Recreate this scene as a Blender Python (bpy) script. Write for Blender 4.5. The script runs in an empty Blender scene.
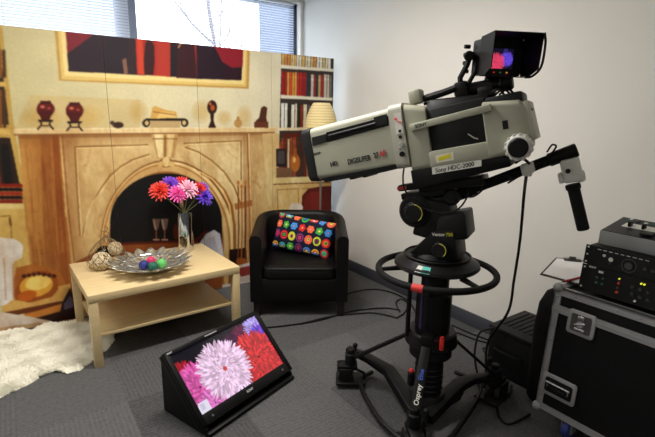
import bpy, bmesh, math, random
import numpy as np
from mathutils import Matrix, Vector
random.seed(4)
sc = bpy.context.scene
col = sc.collection
R = math.radians

# ------------------------------------------------------------------ camera
FPX = 454.236
_p, _r, _y = R(12.8496), R(-0.9436), R(34.8038)
CAM_H = 1.55
F = np.array([math.sin(_y)*math.cos(_p), math.cos(_y)*math.cos(_p), -math.sin(_p)])
_rt = np.array([math.cos(_y), -math.sin(_y), 0.0]); _dn = np.cross(F, _rt)
RR = math.cos(_r)*_rt + math.sin(_r)*_dn
DD = -math.sin(_r)*_rt + math.cos(_r)*_dn
cam = bpy.data.cameras.new('camera'); camo = bpy.data.objects.new('camera', cam); col.objects.link(camo)
cam.sensor_width = 36; cam.lens = FPX/655*36; cam.clip_start = 0.05; cam.clip_end = 200
M = Matrix.Identity(4)
for i in range(3):
    M[i][0] = RR[i]; M[i][1] = -DD[i]; M[i][2] = -F[i]
M[2][3] = CAM_H
camo.matrix_world = M
sc.camera = camo

# ------------------------------------------------------------------ world, exposure
sc.view_settings.view_transform = 'Standard'; sc.view_settings.look = 'None'
sc.view_settings.gamma = 1; sc.view_settings.use_curve_mapping = False
sc.view_settings.exposure = 0.0
sc.cycles.use_denoising = True
sc.cycles.max_bounces = 8
w = bpy.data.worlds.new('overcast_sky'); sc.world = w; w.use_nodes = True
bg = w.node_tree.nodes['Background']
bg.inputs[0].default_value = (0.80, 0.90, 1.0, 1); bg.inputs[1].default_value = 4.2

# ceiling luminaires (their bodies are built with the room below): x, y, power, size
LAMPS = [(0.9, 2.35, 62, 1.2), (-1.3, 2.35, 22, 1.2), (1.3, -0.9, 5, 1.2), (-1.3, -0.9, 8, 1.2)]
CEIL = 2.75
for lx, ly, pw, sz in LAMPS:
    ld = bpy.data.lights.new('ceiling_lamp', 'AREA'); ld.shape = 'RECTANGLE'; ld.size = sz*0.98; ld.size_y = 0.29
    ld.energy = pw; ld.color = (1.0, 0.965, 0.91)
    lo = bpy.data.objects.new('ceiling_lamp', ld); col.objects.link(lo); lo.location = (lx, ly, CEIL-0.045)

# ------------------------------------------------------------------ colour and material helpers
def lin(c):
    o = []
    for v in c[:3]:
        v = v/255.0
        o.append(v/12.92 if v <= 0.04045 else ((v+0.055)/1.055)**2.4)
    return o
MATS = {}
def mat(name, rgb, rough=0.5, metal=0.0, var=0.0, scale=20.0, bump=0.0, bscale=None, emit=0.0, spec=None, trans=0.0, coat=0.0):
    if name in MATS: return MATS[name]
    m = bpy.data.materials.new(name); m.use_nodes = True; nt = m.node_tree; b = nt.nodes['Principled BSDF']
    c = lin(rgb)
    b.inputs['Base Color'].default_value = (*c, 1); b.inputs['Roughness'].default_value = rough; b.inputs['Metallic'].default_value = metal
    if spec is None and max(rgb) < 60 and not metal and not coat: spec = 0.22
    if spec is not None: b.inputs['Specular IOR Level'].default_value = spec
    if trans: b.inputs['Transmission Weight'].default_value = trans
    if coat: b.inputs['Coat Weight'].default_value = coat
    tc = nt.nodes.new('ShaderNodeTexCoord')
    nz = nt.nodes.new('ShaderNodeTexNoise'); nz.inputs['Scale'].default_value = scale; nz.inputs['Detail'].default_value = 4
    nt.links.new(tc.outputs['Object'], nz.inputs['Vector'])
    mx = nt.nodes.new('ShaderNodeMix'); mx.data_type = 'RGBA'
    k = max(var, 0.02)
    mx.inputs[6].default_value = (*[max(0, v*(1-k)) for v in c], 1); mx.inputs[7].default_value = (*[min(1, v*(1+k)) for v in c], 1)
    nt.links.new(nz.outputs['Fac'], mx.inputs[0]); nt.links.new(mx.outputs[2], b.inputs['Base Color'])
    if emit:
        b.inputs['Emission Color'].default_value = (*c, 1); b.inputs['Emission Strength'].default_value = emit
    if bump:
        n2 = nt.nodes.new('ShaderNodeTexNoise'); n2.inputs['Scale'].default_value = bscale or scale*4; n2.inputs['Detail'].default_value = 3
        nt.links.new(tc.outputs['Object'], n2.inputs['Vector'])
        bp = nt.nodes.new('ShaderNodeBump'); bp.inputs['Strength'].default_value = bump; bp.inputs['Distance'].default_value = 0.01
        nt.links.new(n2.outputs['Fac'], bp.inputs['Height']); nt.links.new(bp.outputs['Normal'], b.inputs['Normal'])
    MATS[name] = m
    return m
def attr_mat(name, rough=0.5, emit=0.0, spec=0.5):
    """material whose colour is a colour attribute of the mesh (prints, screens, patterned cloth)"""
    if name in MATS: return MATS[name]
    m = bpy.data.materials.new(name); m.use_nodes = True; nt = m.node_tree; b = nt.nodes['Principled BSDF']
    a = nt.nodes.new('ShaderNodeVertexColor'); a.layer_name = 'Col'
    b.inputs['Roughness'].default_value = rough; b.inputs['Specular IOR Level'].default_value = spec
    if emit:
        b.inputs['Base Color'].default_value = (0.01, 0.01, 0.01, 1)
        nt.links.new(a.outputs['Color'], b.inputs['Emission Color']); b.inputs['Emission Strength'].default_value = emit
    else:
        nt.links.new(a.outputs['Color'], b.inputs['Base Color'])
    MATS[name] = m
    return m

# ------------------------------------------------------------------ photo pixel -> point on a real plane
def ray(x, y):
    return ((x-327.5)*RR + (y-218.5)*DD + FPX*F)/FPX
def at(x, y, axis, val):
    v = ray(x, y); c = np.array([0, 0, CAM_H]); return Vector(c + v*(val-c[axis])/v[axis])
def fl(x, y, z=0.0): return at(x, y, 2, z)

# ------------------------------------------------------------------ mesh builder
class MB:
    def __init__(s): s.v = []; s.f = []; s.m = []; s.mats = []; s.cur = 0; s.T = None
    def mat(s, m):
        if m not in s.mats: s.mats.append(m)
        s.cur = s.mats.index(m); return s
    def add(s, vs, fs, T=None):
        k = len(s.v)
        for v in vs:
            v = Vector(v)
            if T is not None: v = T @ v
            if s.T is not None: v = s.T @ v
            s.v.append(v)
        for f in fs: s.f.append([i+k for i in f]); s.m.append(s.cur)
        return s
    def box(s, c, d, rot=None, bev=0.0, seg=2, taper=None):
        bm = bmesh.new(); bmesh.ops.create_cube(bm, size=1)
        for v in bm.verts:
            v.co = Vector((v.co.x*d[0], v.co.y*d[1], v.co.z*d[2]))
            if taper and v.co.z > 0: v.co.x *= taper[0]; v.co.y *= taper[1]
        if bev: bmesh.ops.bevel(bm, geom=bm.edges[:], offset=min(bev, min(d)*0.49), segments=seg, profile=0.5, affect='EDGES')
        T = Matrix.Translation(Vector(c)) @ (rot.to_4x4() if rot is not None else Matrix.Identity(4))
        vs = [v.co.copy() for v in bm.verts]; bm.verts.index_update()
        fs = [[v.index for v in f.verts] for f in bm.faces]; bm.free()
        return s.add(vs, fs, T)
    def hexa(s, p, bev=0.0):
        """eight corners: bottom 4 (ccw) then top 4"""
        bm = bmesh.new(); vv = [bm.verts.new(Vector(q)) for q in p]
        for f in ((3,2,1,0),(4,5,6,7),(0,1,5,4),(1,2,6,5),(2,3,7,6),(3,0,4,7)): bm.faces.new([vv[i] for i in f])
        bmesh.ops.recalc_face_normals(bm, faces=bm.faces[:])
        if bev: bmesh.ops.bevel(bm, geom=bm.edges[:], offset=bev, segments=2, profile=0.5, affect='EDGES')
        bm.verts.index_update(); vs = [v.co.copy() for v in bm.verts]; fs = [[v.index for v in f.verts] for f in bm.faces]; bm.free()
        return s.add(vs, fs)
    def cyl(s, p0, p1, r0, r1=None, seg=20, bev=0.0):
        r1 = r0 if r1 is None else r1; p0 = Vector(p0); p1 = Vector(p1); L = (p1-p0).length
        if bev:
            prof = [(0, 0), (r0-bev, 0), (r0, bev), (r1, L-bev), (r1-bev, L), (0, L)]
        else: prof = [(0, 0), (r0, 0), (r1, L), (0, L)]
        return s.lathe(prof, p0, (p1-p0), seg)
    def lathe(s, prof, o=(0, 0, 0), axis=(0, 0, 1), seg=24):
        q = Vector((0, 0, 1)).rotation_difference(Vector(axis).normalized()).to_matrix().to_4x4()
        T = Matrix.Translation(Vector(o)) @ q
        vs = []; fs = []
        idx = []
        for r, z in prof:
            if r < 1e-6: idx.append([len(vs)]); vs.append((0, 0, z))
            else:
                idx.append(list(range(len(vs), len(vs)+seg)))
                for k in range(seg): a = 2*math.pi*k/seg; vs.append((r*math.cos(a), r*math.sin(a), z))
        for a, b in zip(idx, idx[1:]):
            for k in range(seg):
                k2 = (k+1) % seg
                if len(a) == 1 and len(b) == 1: continue
                if len(a) == 1: fs.append([a[0], b[k2], b[k]][::-1])
                elif len(b) == 1: fs.append([a[k], a[k2], b[0]])
                else: fs.append([a[k], a[k2], b[k2], b[k]])
        return s.add(vs, fs, T)
    def tube(s, pts, r, seg=8, closed=False, cap=True):
        pts = [Vector(p) for p in pts]; n = len(pts); vs = []; fs = []
        up = None
        for i, p in enumerate(pts):
            if closed: t = pts[(i+1) % n]-pts[i-1]
            else: t = pts[min(i+1, n-1)]-pts[max(i-1, 0)]
            t.normalize()
            if up is None:
                up = t.orthogonal().normalized()
            up = (up - t*up.dot(t))
            if up.length < 1e-6: up = t.orthogonal()
            up.normalize(); b = t.cross(up)
            rr = r[i] if isinstance(r, (list, tuple)) else r
            for k in range(seg):
                a = 2*math.pi*k/seg; vs.append(p + (up*math.cos(a)+b*math.sin(a))*rr)
        for i in range(n if closed else n-1):
            j = (i+1) % n
            for k in range(seg):
                k2 = (k+1) % seg; fs.append([i*seg+k, i*seg+k2, j*seg+k2, j*seg+k])
        if cap and not closed:
            fs.append(list(range(seg))[::-1]); fs.append([(n-1)*seg+k for k in range(seg)])
        return s.add(vs, fs)
    def loft(s, rings, cap=True, closed=True):
        n = len(rings[0]); vs = [v for r in rings for v in r]; fs = []
        for i in range(len(rings)-1):
            for k in range(n if closed else n-1):
                k2 = (k+1) % n; fs.append([i*n+k, i*n+k2, (i+1)*n+k2, (i+1)*n+k])
        if cap:
            fs.append(list(range(n))[::-1]); fs.append([(len(rings)-1)*n+k for k in range(n)])
        return s.add(vs, fs)
    def prism(s, pts, d):
        """closed 3-D outline extruded by vector d"""
        d = Vector(d); n = len(pts); vs = [Vector(p) for p in pts]+[Vector(p)+d for p in pts]
        fs = [list(range(n))[::-1], list(range(n, 2*n))]+[[i, (i+1) % n, n+(i+1) % n, n+i] for i in range(n)]
        return s.add(vs, fs)
    def ball(s, c, r, seg=16, sc_=(1, 1, 1)):
        pr = [(r*math.sin(math.pi*k/seg), -r*math.cos(math.pi*k/seg)) for k in range(seg+1)]
        pr[0] = (0, -r); pr[-1] = (0, r)
        T0 = s.T; S = Matrix.Translation(Vector(c)) @ Matrix.Diagonal((*sc_, 1))
        s.T = (T0 @ S) if T0 is not None else S
        s.lathe(pr, seg=seg*2); s.T = T0; return s
    def text(s, txt, o, ax, ay, size, depth=0.0008, align='LEFT', sx=1.0):
        cu = bpy.data.curves.new('t', 'FONT'); cu.body = txt; cu.size = size; cu.extrude = depth; cu.offset = 0.018*size; cu.align_x = align
        ob = bpy.data.objects.new('t', cu); col.objects.link(ob)
        dg = bpy.context.evaluated_depsgraph_get(); dg.update()
        me = bpy.data.meshes.new_from_object(ob.evaluated_get(dg))
        ax = Vector(ax).normalized(); ay = Vector(ay).normalized(); az = ax.cross(ay)
        T = Matrix.Identity(4)
        for i in range(3): T[i][0] = ax[i]*sx; T[i][1] = ay[i]; T[i][2] = az[i]; T[i][3] = o[i]
        s.add([v.co for v in me.vertices], [list(p.vertices) for p in me.polygons], T)
        bpy.data.objects.remove(ob); bpy.data.curves.remove(cu); bpy.data.meshes.remove(me)
        return s
    def build(s, name, m=None, parent=None, smooth=35):
        me = bpy.data.meshes.new(name)
        me.from_pydata([tuple(v) for v in s.v], [], s.f)
        if s.mats:
            for q in s.mats: me.materials.append(q)
            me.polygons.foreach_set('material_index', s.m)
        elif m: me.materials.append(m)
        bm = bmesh.new(); bm.from_mesh(me); bmesh.ops.recalc_face_normals(bm, faces=bm.faces[:]); bm.to_mesh(me); bm.free()
        if smooth:
            me.polygons.foreach_set('use_smooth', [True]*len(me.polygons)); me.set_sharp_from_angle(angle=R(smooth))
        o = bpy.data.objects.new(name, me); col.objects.link(o)
        if parent is not None: o.parent = parent
        return o
def empty(name, loc=(0, 0, 0), rot=None):
    o = bpy.data.objects.new(name, None); col.objects.link(o); o.location = loc; o.empty_display_size = 0.1
    if rot is not None: o.rotation_euler = rot
    return o
def tag(o, label, cat, group=None):
    o['label'] = label; o['category'] = cat
    if group: o['group'] = group
    return o
def struct(o): o['kind'] = 'structure'; return o
def rrect(cx, cy, hw, hh, r, n=5):
    """rounded rectangle outline as 2-D list"""
    o = []
    for sx, sy, a0 in ((1, 1, 0), (-1, 1, 90), (-1, -1, 180), (1, -1, 270)):
        for k in range(n+1):
            a = R(a0+90*k/n); o.append((cx+sx*(hw-r)+r*math.cos(a), cy+sy*(hh-r)+r*math.sin(a)))
    return o
def curve_pts(P, n=12):
    """Catmull-Rom through control points"""
    P = [Vector(p) for p in P]; o = []
    Q = [P[0]*2-P[1]]+P+[P[-1]*2-P[-2]]
    for i in range(1, len(Q)-2):
        for k in range(n):
            t = k/n; a, b, c, d = Q[i-1:i+3]
            o.append(0.5*((2*b)+(c-a)*t+(2*a-5*b+4*c-d)*t*t+(3*b-a-3*c+d)*t**3))
    o.append(P[-1]); return o

# ------------------------------------------------------------------ painter: pictures that are flat in the place (print, screens, cloth)
class Canvas:
    def __init__(s, W, H, base): s.W = W; s.H = H; s.a = np.zeros((H, W, 3)); s.a[:] = base; s.map = lambda p: p
    def poly(s, pts, c, alpha=1.0, raw=False):
        P = np.array([p if raw else s.map(p) for p in pts], float)
        x0 = max(0, int(P[:, 0].min())-1); x1 = min(s.W, int(P[:, 0].max())+2); y0 = max(0, int(P[:, 1].min())-1); y1 = min(s.H, int(P[:, 1].max())+2)
        if x1 <= x0 or y1 <= y0: return s
        X, Y = np.meshgrid(np.arange(x0, x1)+0.5, np.arange(y0, y1)+0.5); ins = np.zeros(X.shape, bool)
        n = len(P)
        for i in range(n):
            ax, ay = P[i]; bx, by = P[(i+1) % n]
            if ay == by: continue
            ins ^= ((ay > Y) != (by > Y)) & (X < (bx-ax)*(Y-ay)/(by-ay)+ax)
        reg = s.a[y0:y1, x0:x1]
        if callable(c): cc = c((X-P[:, 0].min())/max(1, np.ptp(P[:, 0])), (Y-P[:, 1].min())/max(1, np.ptp(P[:, 1])))
        else: cc = np.array(c, float)[None, None, :]*np.ones(reg.shape)
        reg[ins] = reg[ins]*(1-alpha)+cc[ins]*alpha
        return s
    def ell(s, x, y, rx, ry, c, alpha=1.0, a0=0, a1=360, rot=0):
        pts = []
        for k in range(37):
            a = R(a0+(a1-a0)*k/36); u = rx*math.cos(a); v = ry*math.sin(a)
            pts.append((x+u*math.cos(R(rot))-v*math.sin(R(rot)), y+u*math.sin(R(rot))+v*math.cos(R(rot))))
        return s.poly(pts, c, alpha)
    def line(s, pts, wd, c, alpha=1.0):
        for (x0, y0), (x1, y1) in zip(pts, pts[1:]):
            L = math.hypot(x1-x0, y1-y0) or 1; nx = -(y1-y0)/L*wd/2; ny = (x1-x0)/L*wd/2; ex = (x1-x0)/L*wd*0.2; ey = (y1-y0)/L*wd*0.2
            s.poly([(x0+nx-ex, y0+ny-ey), (x1+nx+ex, y1+ny+ey), (x1-nx+ex, y1-ny+ey), (x0-nx-ex, y0-ny-ey)], c, alpha)
        return s
    def noise(s, amp, sx, sy, seed=0, chan=(1, 1, 1)):
        g = np.random.RandomState(seed).rand(max(2, s.H//sy+3), max(2, s.W//sx+3))
        yy = np.linspace(0, g.shape[0]-1.001, s.H); xx = np.linspace(0, g.shape[1]-1.001, s.W)
        yi = yy.astype(int); xi = xx.astype(int); fy = (yy-yi)[:, None]; fx = (xx-xi)[None]
        fy = fy*fy*(3-2*fy); fx = fx*fx*(3-2*fx)
        v = (g[yi][:, xi]*(1-fx)+g[yi][:, xi+1]*fx)*(1-fy)+(g[yi+1][:, xi]*(1-fx)+g[yi+1][:, xi+1]*fx)*fy
        s.a *= 1+amp*(v[..., None]-0.5)*np.array(chan)
        return s
    def blur(s, n):
        for _ in range(n):
            for ax in (0, 1): s.a = (s.a+np.roll(s.a, 1, ax)+np.roll(s.a, -1, ax))/3
        return s
    def sample(s, u, v):
        """u right 0..1, v down 0..1 -> linear rgba, box filtered 2x2"""
        A = np.clip(s.a, 0, 255)/255.0
        A = np.where(A <= 0.04045, A/12.92, ((A+0.055)/1.055)**2.4)
        B = A.copy(); B[:-1] += A[1:]; B[1:] += A[:-1]; B[1:-1] /= 3; B[0] /= 2; B[-1] /= 2
        C = B.copy(); C[:, :-1] += B[:, 1:]; C[:, 1:] += B[:, :-1]; C[:, 1:-1] /= 3; C[:, 0] /= 2; C[:, -1] /= 2
        yi = np.clip((v*s.H).astype(int), 0, s.H-1); xi = np.clip((u*s.W).astype(int), 0, s.W-1)
        o = np.ones((len(u), 4)); o[:, :3] = C[yi, xi]; return o
def grid_mesh(name, p00, pu, pv, nu, nv, canvas, m, parent, u0=0.0, u1=1.0, thick=0.0):
    """painted flat sheet: p00 top left corner, pu along the top, pv down; thick = sheet thickness behind it"""
    U, V = np.meshgrid(np.linspace(0, 1, nu), np.linspace(0, 1, nv)); U = U.ravel(); V = V.ravel()
    p = np.array(p00)[None]+U[:, None]*np.array(pu)[None]+V[:, None]*np.array(pv)[None]
    i = np.arange(nu-1)[None]+np.arange(nv-1)[:, None]*nu; i = i.ravel()
    f = np.stack([i, i+nu, i+nu+1, i+1], 1)
    P = p.tolist(); Fc = f.tolist(); C = canvas.sample(u0+(u1-u0)*U, V)
    if thick:
        nrm = np.cross(np.array(pv), np.array(pu)); nrm = nrm/np.linalg.norm(nrm)*thick*-1
        k = len(P); cs = [0, nu-1, nu*nv-1, nu*(nv-1)]
        P += [(np.array(P[c])-nrm*(-1)).tolist() for c in cs]
        C = np.vstack([C, np.array([[0.5, 0.5, 0.48, 1]]*4)])
        Fc += [[k, k+1, k+2, k+3], [cs[0], cs[1], k+1, k], [cs[1], cs[2], k+2, k+1], [cs[2], cs[3], k+3, k+2], [cs[3], cs[0], k, k+3]]
    me = bpy.data.meshes.new(name); me.from_pydata(P, [], Fc); me.materials.append(m)
    ca = me.color_attributes.new('Col', 'FLOAT_COLOR', 'POINT'); ca.data.foreach_set('color', C.astype(np.float32).ravel())
    o = bpy.data.objects.new(name, me); col.objects.link(o)
    if parent is not None: o.parent = parent
    return o

# ================================================================== THE ROOM
XR, YB, XL, YF = 2.74, 4.45, -3.2, -3.2
YD = 3.72            # plane of the printed display wall
wallm = mat('painted_wall', (226, 223, 216), 0.85, var=0.02, scale=3, bump=0.05, bscale=250)
ceilm = mat('ceiling_tile', (230, 228, 222), 0.9, var=0.04, scale=60)
def carpet_mat():
    m = bpy.data.materials.new('carpet_tiles'); m.use_nodes = True; nt = m.node_tree; N = nt.nodes; L = nt.links; b = N['Principled BSDF']
    b.inputs['Roughness'].default_value = 0.95; b.inputs['Specular IOR Level'].default_value = 0.15
    tc = N.new('ShaderNodeTexCoord'); mp = N.new('ShaderNodeMapping'); mp.inputs['Rotation'].default_value = (0, 0, R(0)); mp.inputs['Location'].default_value = (0.13, 0.08, 0)
    L.new(tc.outputs['Object'], mp.inputs['Vector'])
    sp = N.new('ShaderNodeSeparateXYZ'); L.new(mp.outputs[0], sp.inputs[0])
    def math_(op, a, bb=None):
        n = N.new('ShaderNodeMath'); n.operation = op
        for i, q in enumerate((a, bb)):
            if q is None: continue
            if isinstance(q, (int, float)): n.inputs[i].default_value = q
            else: L.new(q, n.inputs[i])
        return n.outputs[0]
    ck = N.new('ShaderNodeTexChecker'); ck.inputs['Scale'].default_value = 2.0; L.new(mp.outputs[0], ck.inputs['Vector'])
    fx = math_('FLOOR', math_('MULTIPLY', sp.outputs[0], 2)); fy = math_('FLOOR', math_('MULTIPLY', sp.outputs[1], 2))
    cb = N.new('ShaderNodeCombineXYZ'); L.new(fx, cb.inputs[0]); L.new(fy, cb.inputs[1])
    wn = N.new('ShaderNodeTexWhiteNoise'); L.new(cb.outputs[0], wn.inputs['Vector'])
    rx = math_('SINE', math_('MULTIPLY', sp.outputs[0], 2*math.pi/0.022)); ry = math_('SINE', math_('MULTIPLY', sp.outputs[1], 2*math.pi/0.022))
    mixr = N.new('ShaderNodeMix'); L.new(ck.outputs['Fac'], mixr.inputs[0]); L.new(rx, mixr.inputs[2]); L.new(ry, mixr.inputs[3])
    nz = N.new('ShaderNodeTexNoise'); nz.inputs['Scale'].default_value = 160; nz.inputs['Detail'].default_value = 3; L.new(tc.outputs['Object'], nz.inputs['Vector'])
    n2 = N.new('ShaderNodeTexNoise'); n2.inputs['Scale'].default_value = 45; n2.inputs['Detail'].default_value = 5; L.new(tc.outputs['Object'], n2.inputs['Vector'])
    v = math_('ADD', math_('MULTIPLY', mixr.outputs[0], 0.06), math_('MULTIPLY', nz.outputs['Fac'], 0.9))
    v = math_('ADD', v, math_('MULTIPLY', wn.outputs['Value'], 0.28)); v = math_('ADD', v, math_('MULTIPLY', n2.outputs['Fac'], 0.5))
    cr = N.new('ShaderNodeValToRGB'); cr.color_ramp.elements[0].position = 0.35; cr.color_ramp.elements[1].position = 1.35
    cr.color_ramp.elements[0].position = 0.3; cr.color_ramp.elements[1].position = 1.0
    cr.color_ramp.elements[0].color = (*lin((48, 48, 49)), 1); cr.color_ramp.elements[1].color = (*lin((118, 117, 117)), 1)
    L.new(math_('MULTIPLY', v, 0.7), cr.inputs[0]); L.new(cr.outputs[0], b.inputs['Base Color'])
    bp = N.new('ShaderNodeBump'); bp.inputs['Strength'].default_value = 0.5; bp.inputs['Distance'].default_value = 0.01
    L.new(v, bp.inputs['Height']); L.new(bp.outputs[0], b.inputs['Normal'])
    return m
mb = MB(); mb.box(((XL+XR)/2, (YF+YB)/2, -0.05), (XR-XL+0.2, YB-YF+0.2, 0.1)); struct(mb.build('floor', carpet_mat(), smooth=0))
mb = MB(); mb.box(((XL+XR)/2, (YF+YB)/2, CEIL+0.05), (XR-XL+0.2, YB-YF+0.2, 0.1)); struct(mb.build('ceiling', ceilm, smooth=0))
mb = MB(); mb.box((XR+0.05, (YF+YB)/2, CEIL/2), (0.1, YB-YF+0.2, CEIL)); struct(mb.build('wall_right', wallm, smooth=0))
mb = MB(); mb.box((XL-0.05, (YF+YB)/2, CEIL/2), (0.1, YB-YF+0.2, CEIL)); struct(mb.build('wall_left', wallm, smooth=0))
mb = MB(); mb.box(((XL+XR)/2, YF-0.05, CEIL/2), (XR-XL, 0.1, CEIL)); struct(mb.build('wall_front', wallm, smooth=0))
WX0, WX1, WZ0, WZ1 = -2.6, 2.70, 1.0, 2.70
mb = MB()
mb.box(((XL+XR)/2, YB+0.1, WZ0/2), (XR-XL, 0.2, WZ0)); mb.box(((XL+XR)/2, YB+0.1, (WZ1+CEIL)/2), (XR-XL, 0.2, CEIL-WZ1))
mb.box(((XL+WX0)/2, YB+0.1, (WZ0+WZ1)/2), (WX0-XL, 0.2, WZ1-WZ0)); mb.box(((XR+WX1)/2, YB+0.1, (WZ0+WZ1)/2), (XR-WX1, 0.2, WZ1-WZ0))
struct(mb.build('wall_back', wallm, smooth=0))
skm = mat('skirting', (66, 68, 76), 0.5)
mb = MB(); mb.box((XR-0.008, (YF+YB)/2, 0.053), (0.016, YB-YF, 0.106), bev=0.004); struct(mb.build('baseboard_right', skm))
mb = MB(); mb.box(((XL+XR)/2, YB-0.008, 0.053), (XR-XL-0.04, 0.016, 0.106), bev=0.004); struct(mb.build('baseboard_back', skm))
mb = MB(); mb.box((XL+0.008, (YF+YB)/2, 0.053), (0.016, YB-YF, 0.106), bev=0.004); struct(mb.build('baseboard_left', skm))
# window
frm = mat('window_frame_paint', (60, 70, 92), 0.4); post = mat('window_post_paint', (128, 134, 148), 0.5)
wd = struct(empty('window_1', (0, YB+0.12, WZ0)))
mb = MB()
for x in (WX0+0.02, WX1-0.02): mb.box((x, 0, (WZ1-WZ0)/2), (0.04, 0.08, WZ1-WZ0))
for z in (0.02, WZ1-WZ0-0.02): mb.box(((WX0+WX1)/2, 0, z), (WX1-WX0, 0.08, 0.04))
mb.build('window_frame', frm, wd)
for x in (0.965, -0.86):
    MB().box((x, 0.01, (WZ1-WZ0)/2), (0.17, 0.08, WZ1-WZ0-0.08)).build('mullion', post, wd)
gm = bpy.data.materials.new('window_glass'); gm.use_nodes = True; nt = gm.node_tree
g = nt.nodes.new('ShaderNodeBsdfGlossy'); g.inputs['Roughness'].default_value = 0.02; t = nt.nodes.new('ShaderNodeBsdfTransparent')
mx = nt.nodes.new('ShaderNodeMixShader'); mx.inputs[0].default_value = 0.06; nt.links.new(t.outputs[0], mx.inputs[1]); nt.links.new(g.outputs[0], mx.inputs[2])
nt.links.new(mx.outputs[0], nt.nodes['Material Output'].inputs['Surface'])
for a, b in ((WX0+0.04, -0.945), (-0.775, 0.88), (1.05, WX1-0.04)):
    MB().box(((a+b)/2, 0.015, (WZ1-WZ0)/2), (b-a, 0.006, WZ1-WZ0-0.08)).build('pane', gm, wd, smooth=0)
# venetian blinds
slat_m = mat('blind_slat', (226, 230, 240), 0.45); 
_nt = slat_m.node_tree; _tr = _nt.nodes.new('ShaderNodeBsdfTranslucent'); _tr.inputs[0].default_value = (0.8, 0.84, 0.95, 1); _mx = _nt.nodes.new('ShaderNodeMixShader'); _mx.inputs[0].default_value = 0.25
_nt.links.new(_nt.nodes['Principled BSDF'].outputs[0], _mx.inputs[1]); _nt.links.new(_tr.outputs[0], _mx.inputs[2]); _nt.links.new(_mx.outputs[0], _nt.nodes['Material Output'].inputs['Surface'])
def blind(x0, x1, tilt, label, pitch=0.024):
    b = empty('venetian_blind', ((x0+x1)/2, YB+0.04, WZ1-0.03)); W = x1-x0
    mb = MB(); mb.box((0, 0, 0.012), (W, 0.03, 0.024)); mb.build('head_rail', mat('rail_white', (215, 218, 225), 0.4), b)
    mb = MB(); n = int((WZ1-WZ0-0.1)/pitch)
    for k in range(n):
        z = -0.015-k*pitch
        rot = Matrix.Rotation(R(tilt), 3, 'X')
        mb.add([(-W/2, -0.0125, 0), (W/2, -0.0125, 0), (W/2, 0, 0.003), (-W/2, 0, 0.003), (W/2, 0.0125, 0), (-W/2, 0.0125, 0)], [[0, 1, 2, 3], [3, 2, 4, 5]], Matrix.Translation((0, 0, z)) @ rot.to_4x4())
    mb.build('slats', slat_m, b)
    k = max(2, int(W/0.55))
    for i in range(k): mb = MB(); mb.cyl((-W/2+W*(i+0.5)/k, -0.014, 0), (-W/2+W*(i+0.5)/k, -0.014, -0.015-(n-1)*pitch), 0.0012, seg=5); mb.build('ladder_cord', mat('cord_white', (170, 172, 180), 0.7), b)
    mb = MB(); mb.box((0, 0, -0.02-n*pitch), (W, 0.026, 0.014)); mb.build('bottom_rail', mat('rail_white', (0, 0, 0)), b)
    return tag(b, label, 'window blind', 'window blinds')
blind(-0.84, 0.975, 66, 'partly closed white slatted blind behind the left half of the printed backdrop')
blind(1.055, 2.64, 10, 'open white slatted blind on the right window with bare tree seen through it')

# outside: a grey building and a bare tree
mb = MB().box((2.0, 0, 3), (4.0, 3, 9)); b = mb.build('office_building', mat('grey_cladding', (92, 100, 118), 0.7, var=0.1, scale=1)); b.location = (at(259, 20, 1, 15.5).x, 14.0, 0)
tag(b, 'dark blue-grey building outside the right end of the window', 'building')
mb = MB()
def branch(p, d, L, r, lev):
    pts = [p]; q = Vector(p); dd = Vector(d).normalized()
    for k in range(5):
        dd = (dd+Vector((random.uniform(-.14, .14), random.uniform(-.14, .14), random.uniform(-.05, .12)))).normalized(); q = q+dd*L/5; pts.append(q.copy())
    mb.tube(pts, [r*(1-0.14*k) for k in range(6)], 5)
    if lev > 0:
        for k in range(5 if lev > 1 else 4):
            i = random.randint(1, 5); nd = (dd+Vector((random.uniform(-1, 1), random.uniform(-1, 1), random.uniform(-.2, .8)))).normalized()
            branch(pts[i], nd, L*0.42, r*0.5, lev-1)
branch((at(222, 20, 1, 9.5).x, 9.5, 0.9), (-0.06, 0, 1), 3.4, 0.06, 3)
tag(mb.build('bare_tree', mat('bark', (120, 112, 116), 0.9)), 'leafless tree standing outside the window', 'tree')

# ceiling luminaires
for i, (lx, ly, pw, sz) in enumerate(LAMPS):
    e = empty('ceiling_light', (lx, ly, CEIL))
    mb = MB()
    mb.box((0, 0, -0.02), (sz+0.04, 0.34, 0.03)); 
    for s_ in (-1, 1): mb.box((0, s_*0.165, -0.03), (sz+0.04, 0.012, 0.05)); mb.box((s_*(sz/2+0.014), 0, -0.03), (0.012, 0.34, 0.05))
    mb.build('lamp_housing', mat('lamp_white', (235, 235, 235), 0.5), e)
    MB().box((0, 0, -0.038), (sz, 0.3, 0.004)).build('diffuser', mat('lamp_diffuser', (255, 246, 228), 0.5, emit=1.2), e)
    tag(e, ['rectangular white ceiling light above the tripod camera', 'rectangular white ceiling light above the sheepskin side of the set', 'rectangular white ceiling light near the right wall behind the photographer', 'rectangular white ceiling light at the back left of the photographer'][i], 'ceiling light', 'ceiling lights')

# ================================================================== PRINTED BACKDROP
X0, X1, ZT = -0.72, 2.63, 2.073
RES = 0.0025
cv = Canvas(int((X1-X0)/RES), int(ZT/RES), (226, 214, 172))
def W(p):
    q = at(p[0], p[1], 1, YD); return ((q.x-X0)/RES, (ZT-q.z)/RES)
cv.map = W
def gradc(a, b, horiz=True):
    a = np.array(a, float); b = np.array(b, float)
    return lambda u, v: a[None, None]+(b-a)[None, None]*((u if horiz else v)[..., None])
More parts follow.
